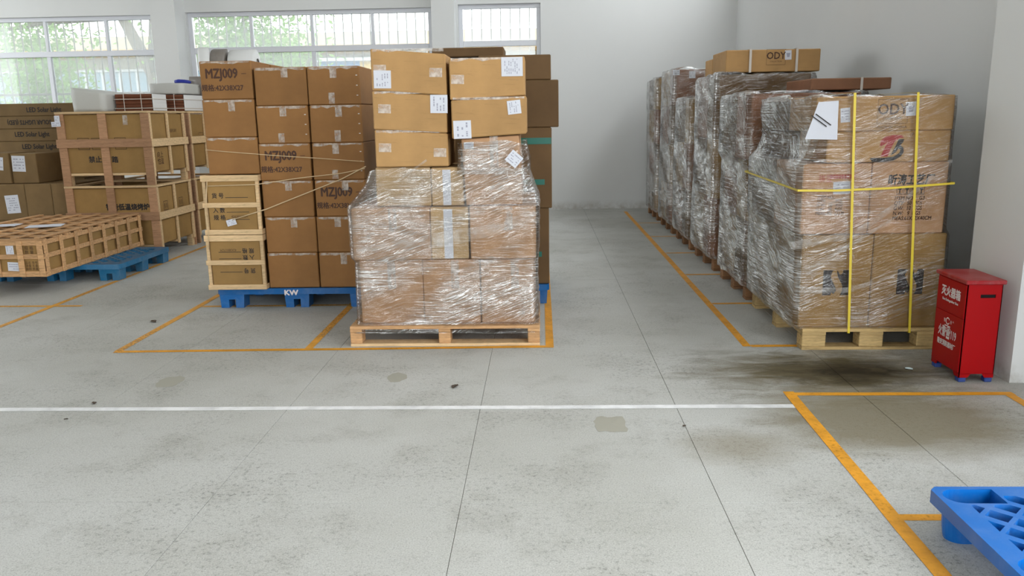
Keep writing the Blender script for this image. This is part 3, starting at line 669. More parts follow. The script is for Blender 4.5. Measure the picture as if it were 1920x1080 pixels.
for o in (t1, t2, t3, t4, t5): tape_bits(o, '', seed=len(o.name)+int(o.location.z*50), top=True)
for o, pts in ((t1, ((722, 277), (825, 286))), (t2, ((721, 204),)), (t3, ((817, 136), (712, 130))), (t4, ()), (t5, ((858, 149),))):
    for (x, y) in pts: p = loc_on(o, x, y); decal('tape', o, rects((-.038, .038, -.026, .026)), TAPE, p, 'front', -.03, .0024)
def lab(o, x, y, wpx, hpx, ang=0.0, lines=5, vertical=False, seed=1, face='front', e=.002, name='paper_label'):
    p = loc_on(o, x, y, face); s_ = (o.location.y-o_dim[o.name][1]/2)/F_PX*1.02
    return sheet(o, wpx*s_, hpx*s_, p, face, ang, lines, name, vertical=vertical, seed=seed, e=e)
lab(t3, 717, 149, 31, 31, -.02, 5, True, 2, e=.004); lab(t2, 823, 195, 31, 32, -.02, 4, True, 3, e=.004); lab(t4, 867, 243, 32, 32, .02, 3, True, 4, e=.004); lab(t4, 964, 201, 24, 24, .1, 5, True, 5, e=.004)
lab(t5, 960, 125, 38, 33, .0, 8, True, 6, e=.004); lab(i3, 879, 273, 18, 12, .02, 2, False, 7)
fc_ = film('clear stretch film wound around the tan cartons on the wooden pallet',
     [(.085, -1.195, -.018, 4.80, 5.79), (.135, -1.160, -.028, 4.842, 5.80), (.53, -1.155, -.028, 4.845, 5.795), (.555, -1.178, -.020, 4.838, 5.795), (.87, -1.180, -.018, 4.838, 5.79), (.93, -1.13, -.035, 4.86, 5.60), (1.00, -1.075, -.06, 4.875, 5.50), (1.095, -1.035, -.085, 4.878, 5.42)],
     FILM, n=46, dz=.013, amp=.007, seed=1, closed_top=False)
yc_ = 4.826
fold(fc_, [px(812, 452, Y=yc_), px(880, 440, Y=yc_), px(940, 428, Y=yc_), px(1003, 398, Y=yc_)], .10, .05); fold(fc_, [px(700, 352, Y=4.866), px(745, 340, Y=4.866), px(800, 300, Y=4.866)], .010, .014)
fold(fc_, [px(668, 470, Y=yc_), px(760, 456, Y=yc_), px(860, 444, Y=yc_)], .02, .09)
film('loose stretch film around the tall tan carton', [(1.06, -.50, -.075, 4.868, 5.38), (1.15, -.49, -.075, 4.868, 5.37), (1.245, -.49, -.095, 4.872, 5.36)], FILM, n=24, dz=.012, amp=.009, seed=5, closed_top=False, name='stretch_film')
ht = thing('hang_tag', 'white paper tag hanging at the edge of the tall tan carton', 'tag', px(964, 298, Y=4.845)); sheet(ht, .082, .078, (0, 0, 0), 'front', -.72, 4, 'card', seed=9)

# stack behind it on a blue pallet
plastic_pallet(-.98, .06, 5.93, 6.93, 'blue plastic pallet under the deep brown cartons with green tape', BLUE)
bk = [(-.46, .06, .152, .725, 'deep', 'deep brown carton at the bottom aisle corner behind the wrapped load'), (-.46, .085, .727, 1.315, 'deep', 'deep brown carton with green tape bands behind the wrapped load'),
      (-.455, .137, 1.317, 1.652, 'deep', 'deep brown carton jutting over the aisle above the green-taped one'), (-.44, .082, 1.654, 1.828, 'deep', 'flat deep brown carton on the aisle side, topmost behind the labelled cartons'),
      (-.97, -.47, .152, .86, 'deep', 'deep brown carton hidden behind the wrapped load, lowest of its column'), (-.97, -.48, .862, 1.50, 'deep', 'deep brown carton behind the three-high kraft column')]
bo = [carton(a, b, 5.95, 6.45, c, d, m, l) for a, b, c, d, m, l in bk]
carton(-.80, -.47, 5.96, 6.44, 1.502, 1.70, 'deep', 'deep brown carton supporting the flat lid-like carton'); carton(-.785, -.262, 6.06, 6.44, 1.83, 1.895, 'deep', 'flat deep brown carton seen above the two kraft columns')
for c_, (z0, z1, x0) in ((bo[1], (1.196, 1.242, -.15)), (bo[1], (.90, .94, -.15)), (bo[0], (.36, .40, -.2))):
    decal('green_tape', c_, rects((x0-c_.location.x, o_dim[c_.name][0]/2-.004-(0 if z1 > 1 else .05), z0-c_.location.z, z1-c_.location.z)), GREEN_TAPE, (0, -.25, 0), 'front', 0, .002)

# ------------------------------------------------------------------ middle: brown carton stack on blue pallet
pm_ = plastic_pallet(-2.47, -1.25, 5.87, 6.87, 'blue plastic pallet marked KW under the brown carton stack', BLUE)
lettering(pm_, 'KW', .055, Vector(px(546, 549, Y=5.868))-pm_.location, WHITE_INK, 1.15, off=.003)
YM = 5.885; MW, MH, MD = .380, .2700, .42
def mz(x0, k, zbase, label, mark=False, dx=0.0, tape='tabs', seed=0):
    o = carton(x0+dx, x0+dx+MW, YM, YM+MD, zbase+k*MH+.0005, zbase+(k+1)*MH-.0012, 'mzj', label)
    tape_bits(o, tape, seed)
    if mark:
        lettering(o, 'MZJ009', .094, (-.03, -MD/2, .178), INK_B, .80, off=.003); lettering(o, '规格:42X38X27', .050, (-.03, -MD/2, .078), INK_B, .92, off=.0014)
        decal('printed_dash', o, rects((.115, .15, .176, .180)), INK_B, (0, -MD/2, 0), 'front', 0, .0014)
    elif 'tabs low' in tape:
        for z in (.06, .13, .2): decal('staple', o, rects((MW/2-.028, MW/2-.016, z, z+.006)), WSTRAP, (0, -MD/2, 0), 'front', .0, .002)
    return o
ordn = ['lowest', 'second from the pallet', 'third from the pallet', 'fourth from the pallet', 'fifth from the pallet', 'topmost']
for k in range(6):
    dx = (.0, .003, -.001, -.002, .002, .006)[k]
    mark = k == 3
    mz(-2.063, k, .152, 'brown carton %sin the middle column of the blue-pallet stack, %s' % ('printed MZJ009 ' if mark else '', ordn[k]), mark, dx, ('', 'tabs', 'tabs', '', 'tabs low', 'tabs')[k], k)
for k in range(6):
    dx = (.0, -.001, .004, .002, .004, .002)[k]; mark = k == 2
    mz(-1.672, k, .152, 'brown carton %sin the blue-pallet column beside the wrapped load, %s' % ('printed MZJ009 ' if mark else '', ordn[k]), mark, dx, ('tabs', 'tabs', 'tabs', 'tabs low', 'tabs low', 'tabs low')[k], 20+k)
for k in range(3):
    mz(-2.452, k, 1.012, 'brown carton above the two small crates, %s' % ('lowest of three', 'middle of three', 'topmost and printed MZJ009')[k], k == 2, (.002, .0, .001)[k], ('', 'tabs', '')[k], 40+k)
for x0 in (-2.063, -1.672):
    for k in range(6): carton(x0, x0+MW, YM+MD+.008, YM+2*MD, .152+k*MH+.0005, .152+(k+1)*MH-.0012, 'mzj', 'brown carton in the back row of the blue-pallet stack, %s column, %s' % ('middle' if x0 < -1.8 else 'outer', ordn[k]), 'back row of the blue-pallet stack')
carton(-2.44, -2.075, YM+MD+.05, YM+2*MD+.04, .152, 1.010, 'mzj', 'tall brown carton behind the two small crates'); carton(-2.45, -2.072, YM+MD+.02, YM+2*MD, 1.014, 1.40, 'mzj', 'brown carton behind the three above the small crates, lower'); carton(-2.44, -2.068, YM+MD+.02, YM+2*MD, 1.402, 1.82, 'mzj', 'brown carton behind the top MZJ009 one, showing its corner')
# two small slatted crates with cartons
def small_crate(x0, x1, z0, z1, label, lab2, flip):
    y0 = 5.83; y1 = 6.30; t = thing('wooden_crate', label, 'crate', ((x0+x1)/2, (y0+y1)/2, z0)); a = (x1-x0)/2; b = (y1-y0)/2; h = z1-z0
    for z, w_ in ((.0, .038), (h*.5-.018, .036), (h-.045, .045)): board('front_slat', t, -a, a, -b, -b+.012, z, z+w_, W_NEW); board('back_slat', t, -a, a, b-.012, b, z, z+w_, W_NEW)
    for x in (-a+.006, a-.030):
        for y in (-b+.0122, b-.0402): board('post', t, x, x+.024, y, y+.028, .002, h-.002, W_NEW)
        for z, w_ in ((.0, .038), (h-.045, .045)):
            xx = -a if x < 0 else a-.0055; board('side_slat', t, xx, xx+.0055, -b+.0125, b-.0125, z, z+w_, W_NEW)
    for y in (-.12, .0, .12): board('base_slat', t, -a+.03, a-.03, y-.04, y+.04, 0, .012, W_NEW)
    c = carton((x0+x1)/2-a+.034, (x0+x1)/2+a-.034, y0+.016, y1-.05, z0+.0125, z1-.012, 'olive', lab2); d_ = o_dim[c.name][1]; H_ = o_dim[c.name][2]
    rows = [('货 号', .66), ('入 数', .40), ('规 格', .27)]
    for s_, v in rows:
        vv = v if not flip else 1-v; sg = 1 if not flip else -1
        lettering(c, s_, .042, (-.10*sg, -d_/2, vv*H_), INK, .95, ang=0 if not flip else PI, off=.0008)
        decal('ruled_line', c, rects((min(-.045*sg, .125*sg), max(-.045*sg, .125*sg), vv*H_-.014, vv*H_-.010)), INK, (0, -d_/2, 0), 'front', 0, .0014)
    if not flip: lettering(c, '42X38X17CM', .026, (.05, -d_/2, .29*H_), INK_B, .8)
    else: lettering(c, '42X38X17CM', .026, (-.05, -d_/2, .74*H_), INK_B, .8, ang=PI)
    return c
sc1 = small_crate(-2.515, -2.070, .152, .566, 'small pale slatted crate, lower one, on the blue KW pallet', 'olive carton printed upside down inside the lower small crate', True)
sc2 = small_crate(-2.500, -2.069, .570, 1.010, 'small pale slatted crate stacked on the other, below the brown cartons', 'olive carton with black Chinese print inside the upper small crate', False)
def strand(name, pts, r_, mat, label, cat='twine', n=6):
    P = [Vector(p) for p in pts]; c = P[0].copy(); o = MB().tube([p-c for p in P], r_, n).build(name, mat, None, c, True); return tag(o, label, cat)
YT = 5.818
strand('twine', [px(385, 281, Y=YM-.004), px(430, 285, Y=YM-.008), px(520, 292, Y=YM-.008), px(600, 297, Y=YM-.008), px(683, 303, Y=YM-.006)], .003, TWINE, 'cream twine stretched level across the brown cartons')
strand('twine', [px(390, 349, Y=YT), px(480, 346, Y=YT), px(560, 334, Y=YT+.05), px(640, 325, Y=YM-.006), px(684, 316, Y=YM-.005)], .0035, TWINE, 'cream twine from the upper small crate to the outer brown column')
strand('twine', [px(436, 412, Y=YT), px(500, 392, Y=YT), px(560, 368, Y=YT+.05), px(640, 336, Y=YM-.006), px(686, 312, Y=YM-.005)], .0045, TWINE, 'cream twine slanting up from the white tag')
ht = thing('hang_tag', 'white paper tag tied to the upper small crate', 'tag', px(434, 417, Y=5.822)); sheet(ht, .072, .046, (0, 0, 0), 'front', .25, 3, 'card', seed=12)
strand('twine', [px(388, 340, Y=YT), px(386, 400, Y=YT), px(391, 440, Y=YT-.005), px(392, 468, Y=YT-.004)], .003, TWINE, 'cream twine hanging down the corner of the small crates')

# ------------------------------------------------------------------ right: row of wrapped pallets
gP = None
p1 = wooden_pallet(1.555, 2.37, 4.67, 5.82, 'wooden pallet with layered blocks under the yellow-strapped load', bw=.14)
Y1 = 4.705
r1 = carton(1.535, 1.948, Y1, Y1+.54, .131, .688, 'olive', 'large carton with a black swoosh emblem, at the film-wrapped corner of the yellow-strapped load')
r2 = carton(1.952, 2.368, Y1, Y1+.54, .131, .692, 'olive', 'large carton with a black swoosh emblem, next to the red box')
r3 = carton(1.515, 1.905, Y1, Y1+.54, .694, 1.103, 'tan', 'carton with red print and item table below the TB emblem carton')
r4 = carton(1.909, 2.340, Y1, Y1+.54, .694, 1.106, 'tan', 'carton printed 昕涛工艺厂 in the yellow-strapped load')
r5 = carton(1.640, 2.335, Y1, Y1+.50, 1.108, 1.282, 'kraft', 'wide flat carton with red and black TB emblem')
r6 = carton(1.570, 2.338, Y1, Y1+.50, 1.284, 1.478, 'kraft', 'wide flat ODY carton on top of the yellow-strapped load')
for i, (x0, x1, zb, zt, mt) in enumerate(((1.535, 1.95, .131, .69, 'olive'), (1.955, 2.36, .131, .69, 'olive'), (1.515, 1.92, .694, 1.10, 'deep'), (1.925, 2.34, .694, 1.10, 'tan'), (1.60, 2.335, 1.104, 1.28, 'deep'), (1.565, 2.335, 1.282, 1.465, 'deep'))):
    carton(x0, x1, Y1+.55, Y1+1.10, zb, zt, mt, 'carton in the back row of the yellow-strapped load, %s' % ('bottom at the aisle', 'bottom at the wall', 'second layer at the aisle', 'second layer at the wall', 'third layer', 'topmost')[i], 'back row of the yellow-strapped load')
def emblem(o, x, y, s_, miss=False):
    """black square with a pale swoosh cut out"""
    p = loc_on(o, x, y); h = s_/2
    def edge(lst): return [(u*h, v*h) for u, v in lst]
    left = edge([(-1, -1), (-.35, -1), (-.30, -.78), (-.12, -.92), (.05, -.62), (-.02, -.35), (-.15, -.1), (-.35, .3), (-.42, .55), (-.30, .9), (-.2, 1), (-1, 1)])
    right = edge([(.35, -1), (1, -1), (1, 1), (.52, 1), (.46, .72), (.3, .62), (.05, 1), (.05, .75), (.15, .4), (.4, .0), (.52, -.3), (.50, -.7)])
    def tri(poly):
        from mathutils.geometry import tessellate_polygon
        return poly, [tuple(t) for t in tessellate_polygon([[Vector((u, v, 0)) for u, v in poly]])]
    e = decal('emblem', o, tri(left), INK, p, 'front'); e['label'] = 'black half of the swoosh emblem'; decal('emblem', o, tri(right), INK, p, 'front')
from mathutils.geometry import tessellate_polygon
def polydec(o, name, poly, mat, p, s_, face='front', e=.0014):
    fs = [tuple(t) for t in tessellate_polygon([[Vector((u, v, 0)) for u, v in poly]])]
    return decal(name, o, ([(u*s_, v*s_) for u, v in poly], fs), mat, p, face, 0, e)
emblem(r1, 1567, 530, .152); emblem(r2, 1706, 528, .152)
def tbl(o, x, y, rows, dy, size):
    for i, s_ in enumerate(rows): lettering(o, s_, size, loc_on(o, x-i*1.2, y+i*dy), INK_B, .82, off=.0006, align='LEFT', shear=.12)
tbl(r3, 1533, 370, ['ITEM NO.:', 'QTY:         PCS', 'N.W:   12   KGS', 'G.W:   20   KGS', 'MEASURE:  CU.M'], 7.6, .027)
tbl(r4, 1677, 372, ['ITEM NO.:   G3', 'QTY:  50  PCS', 'G.W:  10  KGS', 'N.W:   9  KGS', 'MEAS:61X52X40CM'], 9.4, .032)
lettering(r4, '昕涛工艺厂', .066, loc_on(r4, 1708, 338), INK, .80, off=.002, shear=.1)
for k in range(4):
    p = loc_on(r4, 1687+k*13.5, 357); q = .0175
    decal('handling_symbol', r4, rects((-q, q, -.024, -.0215), (-q, q, .0215, .024), (-q, -q+.002, -.024, .024), (q-.002, q, -.024, .024), (-.003, .003, -.016, .006), (-.010, .010, .004, .014), (-.009, .009, -.018, -.015)), INK, p, 'front')
lettering(r3, '拼豆', .05, loc_on(r3, 1548, 336), INK_R, .8); decal('red_print', r3, rects(*[(-.07+.016*i, -.07+.016*i+.012, -.012, .012) for i in range(9)]), INK_R, loc_on(r3, 1580, 331))
lab(r3, 1578, 352, 30, 22, .05, 3, False, 21, e=.003)
pT = loc_on(r5, 1677, 275)
polydec(r5, 'emblem', [(-.075, -.055), (-.045, .02), (-.03, .035), (-.06, .012), (-.082, .0), (-.08, .035), (-.055, .058), (-.01, .066), (.035, .064), (.05, .05), (.025, .048), (.0, .03), (-.02, -.01), (-.035, -.055)], INK_R, pT, 1.0)['label'] = 'red T stroke of the emblem'
polydec(r5, 'emblem', [(-.135, -.062), (-.05, -.062), (.0, -.055), (.03, -.035), (.035, -.018), (.022, -.012), (.012, -.03), (-.018, -.05), (.012, .02), (.02, .042), (.052, .042), (.045, .022), (.032, .008), (.05, -.005), (.055, -.03), (.04, -.055), (.0, -.078), (-.05, -.085), (-.12, -.085)], INK, pT, 1.0)['label'] = 'black B stroke of the emblem'
lettering(r5, '®', .02, loc_on(r5, 1712, 251), INK_B)
def ody(o, x, y, s_, framed=True, made=True):
    p = loc_on(o, x, y)
    lettering(o, 'ODY', .085*s_, p+Vector((0, 0, .01*s_)), INK_B, .92, off=.0015); lettering(o, 'COLLECTION', .018*s_, p+Vector((0, 0, -.038*s_)), INK_B, .95)
    a, b, t_ = .085*s_, .068*s_, .002
    decal('printed_frame', o, rects((-a, a, b-t_, b), (-a, a, -b, -b+t_), (-a, -a+t_, -b, b), (a-t_, a, -b, b)), INK_B, p)
    if made: lettering(o, 'MADE IN CHINA', .022*s_, p+Vector((0, 0, -.088*s_)), INK_B, 1.05)
ody(r6, 1674, 209, 1.0)
def cup_label(o, x, y, s_):
    l = sheet(o, .055*s_, .078*s_, loc_on(o, x, y), 'front', .04, 0, seed=3); polydec(l, 'cup_picture', [(-.010, -.018), (.010, -.018), (.016, .014), (.022, .016), (-.022, .016), (-.016, .014)], INK_G, Vector((0, 0, 0)), s_, e=.0022); return l
cup_label(r6, 1708, 204, 1); lab(r6, 1585, 216, 17, 25, .08, 4, False, 22)
pg = thing('paper_sheet', 'crumpled white paper sheet tucked under film on the yellow-strapped load', 'paper', px(1543, 226, Y=4.672))
s_ = 4.67/F_PX*1.02; c0 = (1543, 226)
P2 = [((x-c0[0])*s_, -(y-c0[1])*s_) for x, y in ((1513, 258), (1570, 260), (1568, 192), (1533, 194))]; m = MB(); G = 8; vs = []
for j in range(G+1):
    for i in range(G+1):
        u, v = i/G, j/G; q = [(P2[0][k]*(1-u)+P2[1][k]*u)*(1-v)+(P2[3][k]*(1-u)+P2[2][k]*u)*v for k in (0, 1)]
        vs.append((q[0], -.004-.006*noise.noise((u*3, v*3, .3)), q[1]))
m.add(vs, [(j*(G+1)+i, j*(G+1)+i+1, (j+1)*(G+1)+i+1, (j+1)*(G+1)+i) for j in range(G) for i in range(G)]); sh_ = m.build('sheet', PAPER, pg, smooth=True)
decal('drawn_lines', pg, rects((-.06, .05, .0, .006), (-.075, .035, -.02, -.014)), INK, (0, -.012, 0), 'front', -.62)
f1 = film('clear stretch film wound around the yellow-strapped load', [(.11, 1.545, 2.372, 4.69, 5.83), (.14, 1.515, 2.378, 4.692, 5.83), (.68, 1.505, 2.376, 4.692, 5.83), (.72, 1.495, 2.352, 4.692, 5.83), (1.09, 1.488, 2.348, 4.692, 5.83), (1.15, 1.535, 2.343, 4.69, 5.80), (1.25, 1.565, 2.343, 4.69, 5.80), (1.40, 1.55, 2.345, 4.69, 5.81), (1.475, 1.555, 2.343, 4.692, 5.81)], FILM_SIDE, FILM_LIGHT, n=44, dz=.014, amp=.0075, seed=2, r=.02)
yf = 4.676
fold(f1, [px(1480, 462, Y=yf), px(1600, 440, Y=yf), px(1700, 372, Y=yf), px(1785, 300, Y=yf)], .05, .020)
fold(f1, [px(1500, 545, Y=yf), px(1590, 545, Y=yf), px(1660, 522, Y=yf), px(1772, 484, Y=yf)], .045, .008)
fold(f1, [px(1498, 520, Y=yf), px(1580, 468, Y=yf), px(1690, 400, Y=yf)], .045, .008)
for (ya, za, yb_, zb_, w0, w1) in ((5.78, 1.22, 4.74, .62, .05, .015), (5.78, .62, 4.74, 1.02, .03, .012), (5.75, .5, 4.76, .16, .03, .03)): fold(f1, [(1.478, ya, za), (1.470, (ya+yb_)/2, (za+zb_)/2), (1.476, yb_, zb_)], w0, w1)
def vstrap(xb, xt, y0, y1, z0, z1, mat, label, wd=.014):
    loop_band('strap', [(xb, y0, z0), (xb+(xt-xb)*.5, y0, (z0+z1)/2), (xt, y0, z1), (xt, y1, z1), (xb, y1, z0)], wd, (1, 0, 0), mat, label)
vstrap(1.825, 1.762, 4.664, 5.86, .105, 1.496, YSTRAP, 'upright yellow strap over the carton with red print'); vstrap(2.18, 2.11, 4.664, 5.86, .105, 1.494, YSTRAP, 'upright yellow strap crossing the 昕涛工艺厂 carton')
loop_band('strap', [(1.478, 4.668, .955), (1.70, 4.668, .952), (2.0, 4.668, .962), (2.36, 4.668, .985), (2.36, 5.86, .99), (1.47, 5.86, .985)], .012, (0, 0, 1), YSTRAP, 'level yellow strap around the yellow-strapped load')

def wrapped(k, y0, y1, layers, label_p, nm, tops=(), xs=(1.545, 2.35), mats=('olive', 'deep', 'red'), film_top=None, x_off=0):
    wooden_pallet(xs[0]+.01, xs[1], y0, y1-.06, label_p, bw=.13, mat=W_BROWN)  # darker copy of the pallet wood puts the row's shade into its colour
    z = .131; ym = (y0+y1-.06)/2; secs = [(.11, xs[0]-.005, xs[1]+.02, y0-.008, y1-.045)]; rr = random.Random(k)
    for i, h in enumerate(layers):
        dx = rr.uniform(-.012, .018)
        for j, (a, b) in enumerate(((y0+.012, ym-.004), (ym+.004, y1-.068))):
            carton(xs[0]+dx, xs[1]-.02+dx, a, b, z+.0005, z+h-.0015, mats[(i+j+k) % len(mats)], '%s carton, %s layer of the %s' % (('front', 'rear')[j], ('bottom', 'second', 'third', 'fourth')[i], nm))
        secs += [(z+.03, xs[0]+dx-.022, xs[1]+.012, y0-.006, y1-.05), (z+h-.03, xs[0]+dx-.02, xs[1]+.012, y0-.006, y1-.05)]; z += h
    secs.append((z+.004, secs[-1][1]+.01, secs[-1][2]-.01, y0+.004, y1-.056))
    fm = film('wrinkled stretch film wound around the %s' % nm, secs, FILM_SIDE, FILM_LIGHT, n=44, dz=.016, amp=.017, seed=10+k, r=.025)
    for q in range(3):
        za = z*rr.uniform(.35, .95); zb_ = max(.2, za-rr.uniform(.35, .6)) if q != 1 else min(z-.05, za+.4)
        fold(fm, [(xs[0]-.030, y1-.09, za), (xs[0]-.040, (y0+y1)/2, (za+zb_)/2+.02), (xs[0]-.032, y0+.03, zb_)], rr.uniform(.02, .06), rr.uniform(.006, .02))
    return z
z2 = wrapped(2, 6.00, 6.95, (.46, .46, .48), 'wooden pallet right behind the yellow-strapped load', 'load right behind the yellow-strapped one', mats=('olive', 'red', 'deep'))
q2 = carton(1.97, 2.545, 6.06, 6.66, z2+.018, z2+.10, 'red', 'long flat carton lying on the second wrapped load'); loop_band('strap', [(2.33, 6.054, z2+.014), (2.33, 6.054, z2+.104), (2.33, 6.666, z2+.104), (2.33, 6.666, z2+.014)], .018, (1, 0, 0), WSTRAP, 'white strap around the long flat carton on the second load')
z3 = wrapped(3, 7.16, 8.12, (.52, .52, .55), 'wooden pallet under the tallest load with the second ODY carton', 'tall load topped by the second ODY carton', mats=('red', 'olive', 'deep'))
o3 = carton(1.60, 2.40, 7.18, 7.72, z3+.015, z3+.20, 'kraft', 'flat ODY carton on the tall load, bound with white straps'); ody(o3, 1455, 107, .95, made=False); cup_label(o3, 1478, 103, 1.0)
carton(1.60, 2.02, 7.74, 8.05, z3+.015, z3+.165, 'kraft', 'flat kraft carton behind the second ODY carton')
for x, nm in ((1407, 'first'), (1494, 'second')):
    q = px(x, 112, Y=7.17).x; vstrap(q, q, 7.168, 7.73, z3+.012, z3+.206, WSTRAP, 'white strap %s' % ('near the film side of the second ODY carton' if nm == 'first' else 'beside the cup label of the second ODY carton'), .02)
z4 = wrapped(4, 8.32, 9.26, (.48, .48, .46), 'wooden pallet behind the tall ODY load', 'lower load behind the tall ODY load')
z5 = wrapped(5, 9.50, 10.46, (.44, .46, .46, .40), 'wooden pallet of the last but one wrapped load', 'last but one wrapped load')
c5 = [l for l in C.objects if l.get('label', '').startswith('front carton, fourth layer of the last but one')][0]
lab(c5, 1268, 136, 12, 9, 0, 2, seed=31); lab(c5, 1298, 140, 11, 12, 0, 2, seed=32)
z6 = wrapped(6, 10.72, 11.70, (.44, .44, .44, .40), 'wooden pallet of the wrapped load beside the rear wall', 'wrapped load beside the rear wall')

# ------------------------------------------------------------------ fire extinguisher box
fb = thing('fire_extinguisher_box', 'red metal fire extinguisher box on blue feet beside the white column', 'fire box', (2.262, 4.215, 0))
a, b = .088, .150
m = MB(); z0, z1 = .026, .522
# body: four walls with cut-away base corners and a grip slot in the near side
m.box(-a, a, b-.004, b, z0, z1); m.box(a-.004, a, -b, b, z0+.02, z1); m.box(-a+.004, a-.004, -b+.004, b-.004, z0+.02, z0+.024)
sl = (-.020, .056, .452, .470)
m.box(-a, sl[0], -b, -b+.004, z0+.02, z1); m.box(sl[1], a, -b, -b+.004, z0+.02, z1); m.box(sl[0], sl[1], -b, -b+.004, z0+.02, sl[2]); m.box(sl[0], sl[1], -b, -b+.004, sl[3], z1)
m.box(-a, -a+.004, -b, b, z0+.02, z1)
for x in (-a, a-.045): m.prism([(x, z0), (x+.045, z0), (x+(.045 if x > 0 else .06), z0+.022), (x-(0.015 if x > 0 else 0), z0+.022)], 'y', -b, -b+.004)
for y in (-b, b-.05): m.prism([(y, z0), (y+.05, z0), (y+(.05 if y > 0 else .065), z0+.022), (y-(.015 if y > 0 else 0), z0+.022)], 'x', -a, -a+.004)
m.build('body', REDP, fb)
MB().box(-a+.008, a-.008, -b+.008, b-.008, .06, .50).build('liner', DARK, fb)  # black box standing in for the shade behind the grip slot
for z_a, z_b in ((.052, .335), (.341, .516)): board('door_panel', fb, -a-.004, -a-.0004, -b+.006, b-.006, z_a, z_b, REDP, .001)
lid = MB().hexa([(-a-.014, -b-.012, .523), (a+.012, -b-.012, .523), (a+.012, b+.012, .523), (-a-.014, b+.012, .523), (-a-.014, -b-.012, .545), (a+.012, -b-.012, .545), (a+.012, b+.012, .545), (-a-.014, b+.012, .545)], .004).build('lid', plastic('red_lid_scratched', (158, 12, 22), .35, .4), fb)
for x in (-a+.021, a-.021):
    for y in (-b+.022, b-.022): board('foot', fb, x-.019, x+.019, y-.020, y+.020, 0, .0258, FOOT_B, .004)
def fl_(x, y): return px(x, y, X=fb.location.x-a-.004)-fb.location
lf = dict(face='left'); F0 = -a-.004
lettering(fb, '灭火器箱', .058, (F0, .0, .445), WHITE_INK, .85, off=.002, **lf); lettering(fb, 'Fire Extinguisher Box', .020, (F0, .0, .402), WHITE_INK, .95, off=.0004, **lf)
lettering(fb, '火警☎119', .064, (F0, .0, .225), WHITE_INK, .62, off=.001, **lf); lettering(fb, '隆安消防器材厂', .034, (F0, .0, .165), WHITE_INK, .80, off=.001, **lf)
ring = []; n = 20
for k in range(n+1): an = .5+2*PI*.86*k/n; ring += [(.020*math.cos(an), .020*math.sin(an)), (.014*math.cos(an), .014*math.sin(an))]
decal('logo_ring', fb, (ring, [(2*i, 2*i+1, 2*i+3, 2*i+2) for i in range(n)]), WHITE_INK, (F0, .004, .292), 'left')
lettering(fb, '隆', .022, (F0, .036, .290), WHITE_INK, .9, **lf); lettering(fb, '安', .022, (F0, -.030, .290), WHITE_INK, .9, **lf); lettering(fb, '®', .014, (F0, -.052, .298), WHITE_INK, 1, **lf); decal('logo_underline', fb, rects((-.03, .03, -.003, .003)), WHITE_INK, (F0, .004, .265), 'left')

# ------------------------------------------------------------------ foreground pallet
plastic_pallet(1.303, 2.503, 1.555, 2.555, 'empty bright blue plastic pallet with lattice deck in front of the white column', BLUE2, cups=True)

# ------------------------------------------------------------------ left: crates
def big_crate(y0, y1, x0, x1, z0, z1, label, labs, mat=W_DARK, matl=W_NEW):  # paler wood on side and top parts paints in the light falling there
    t = thing('wooden_crate', label, 'crate', ((x0+x1)/2, (y0+y1)/2, z0)); a, b, h = (x1-x0)/2, (y1-y0)/2, z1-z0; th = .018
    for x in (-a, -.045, a-.085): board('front_post', t, x, x+.085, -b, -b+th, .0, h-.022, mat); board('back_post', t, x, x+.085, b-th, b, 0, h-.022, mat)
    for y in (-b+.02, -.02, b-.06):
        board('side_post', t, a-th, a, y, y+.04, .09, h-.022, matl); board('side_post', t, -a, -a+th, y, y+.04, .09, h-.022, matl)
    zr = h*.52
    board('front_rail', t, -a-.012, a+.012, -b-.016, -b-.0005, zr, zr+.085, mat); board('side_rail', t, a+.0005, a+.016, -b, b, zr, zr+.08, matl)
    board('top_rail', t, -a, a, -b-.006, -b+.06, h-.0215, h, matl); board('top_rail', t, -a, a, b-.06, b, h-.0215, h, matl)
    for x in (-a, a-.06): board('top_side_rail', t, x, x+.06, -b+.061, b-.061, h-.0215, h, matl)
    for y in (-b+.02, -.03, b-.08): board('base_bearer', t, -a+.02, a-.02, y, y+.06, .1055, .13, matl)
    for x in (-a+.02, a-.08):
        for y in (-b+.02, b-.08): board('skid_block', t, x, x+.06, y, y+.06, 0, .105, matl)
    cs = []
    for i, (u0, u1, v0, v1) in enumerate(((-a+.022, -.005, -b+.022, -.006), (.005, a-.022, -b+.022, -.006), (.005, a-.022, .006, b-.022))):
        cs.append(carton((x0+x1)/2+u0, (x0+x1)/2+u1, (y0+y1)/2+v0, (y0+y1)/2+v1, z0+.1305, z1-.03, 'olive', labs[i]))
    return t, cs
CR = (8.22, 9.09, -4.97, -4.0)
t_, cl = big_crate(*CR, 0, .757, 'large framed crate on the floor under the other, brown posts', ['olive carton in the lower large crate, inner front', 'olive carton with Chinese print in the lower large crate, outer front', 'olive carton in the lower large crate, outer back'])
t_, cu_ = big_crate(*CR, .758, 1.515, 'large framed crate stacked on top, with shipping slips on its corner post', ['olive carton in the upper large crate, inner front', 'olive carton with a tape strip in the upper large crate, outer front', 'olive carton in the upper large crate, outer back'])
sheet(t_, .055, .085, px(107, 225, Y=8.2)-t_.location, 'front', 0, 3, 'shipping_slip', seed=41); sheet(t_, .095, .05, px(105, 233, Y=8.198)-t_.location, 'front', .03, 2, 'shipping_slip', seed=42, e=.003)
def sym(o, x, y, s_=.06, face='front'):
    p = loc_on(o, x, y, face); q = s_
    decal('handling_symbol', o, rects((-q, q, -q, -q+.005), (-q, q, q-.005, q), (-q, -q+.005, -q, q), (q-.005, q, -q, q), (-q*.5, -q*.3, -q*.5, q*.5), (q*.3, q*.5, -q*.5, q*.5)), INK_B, p, face)
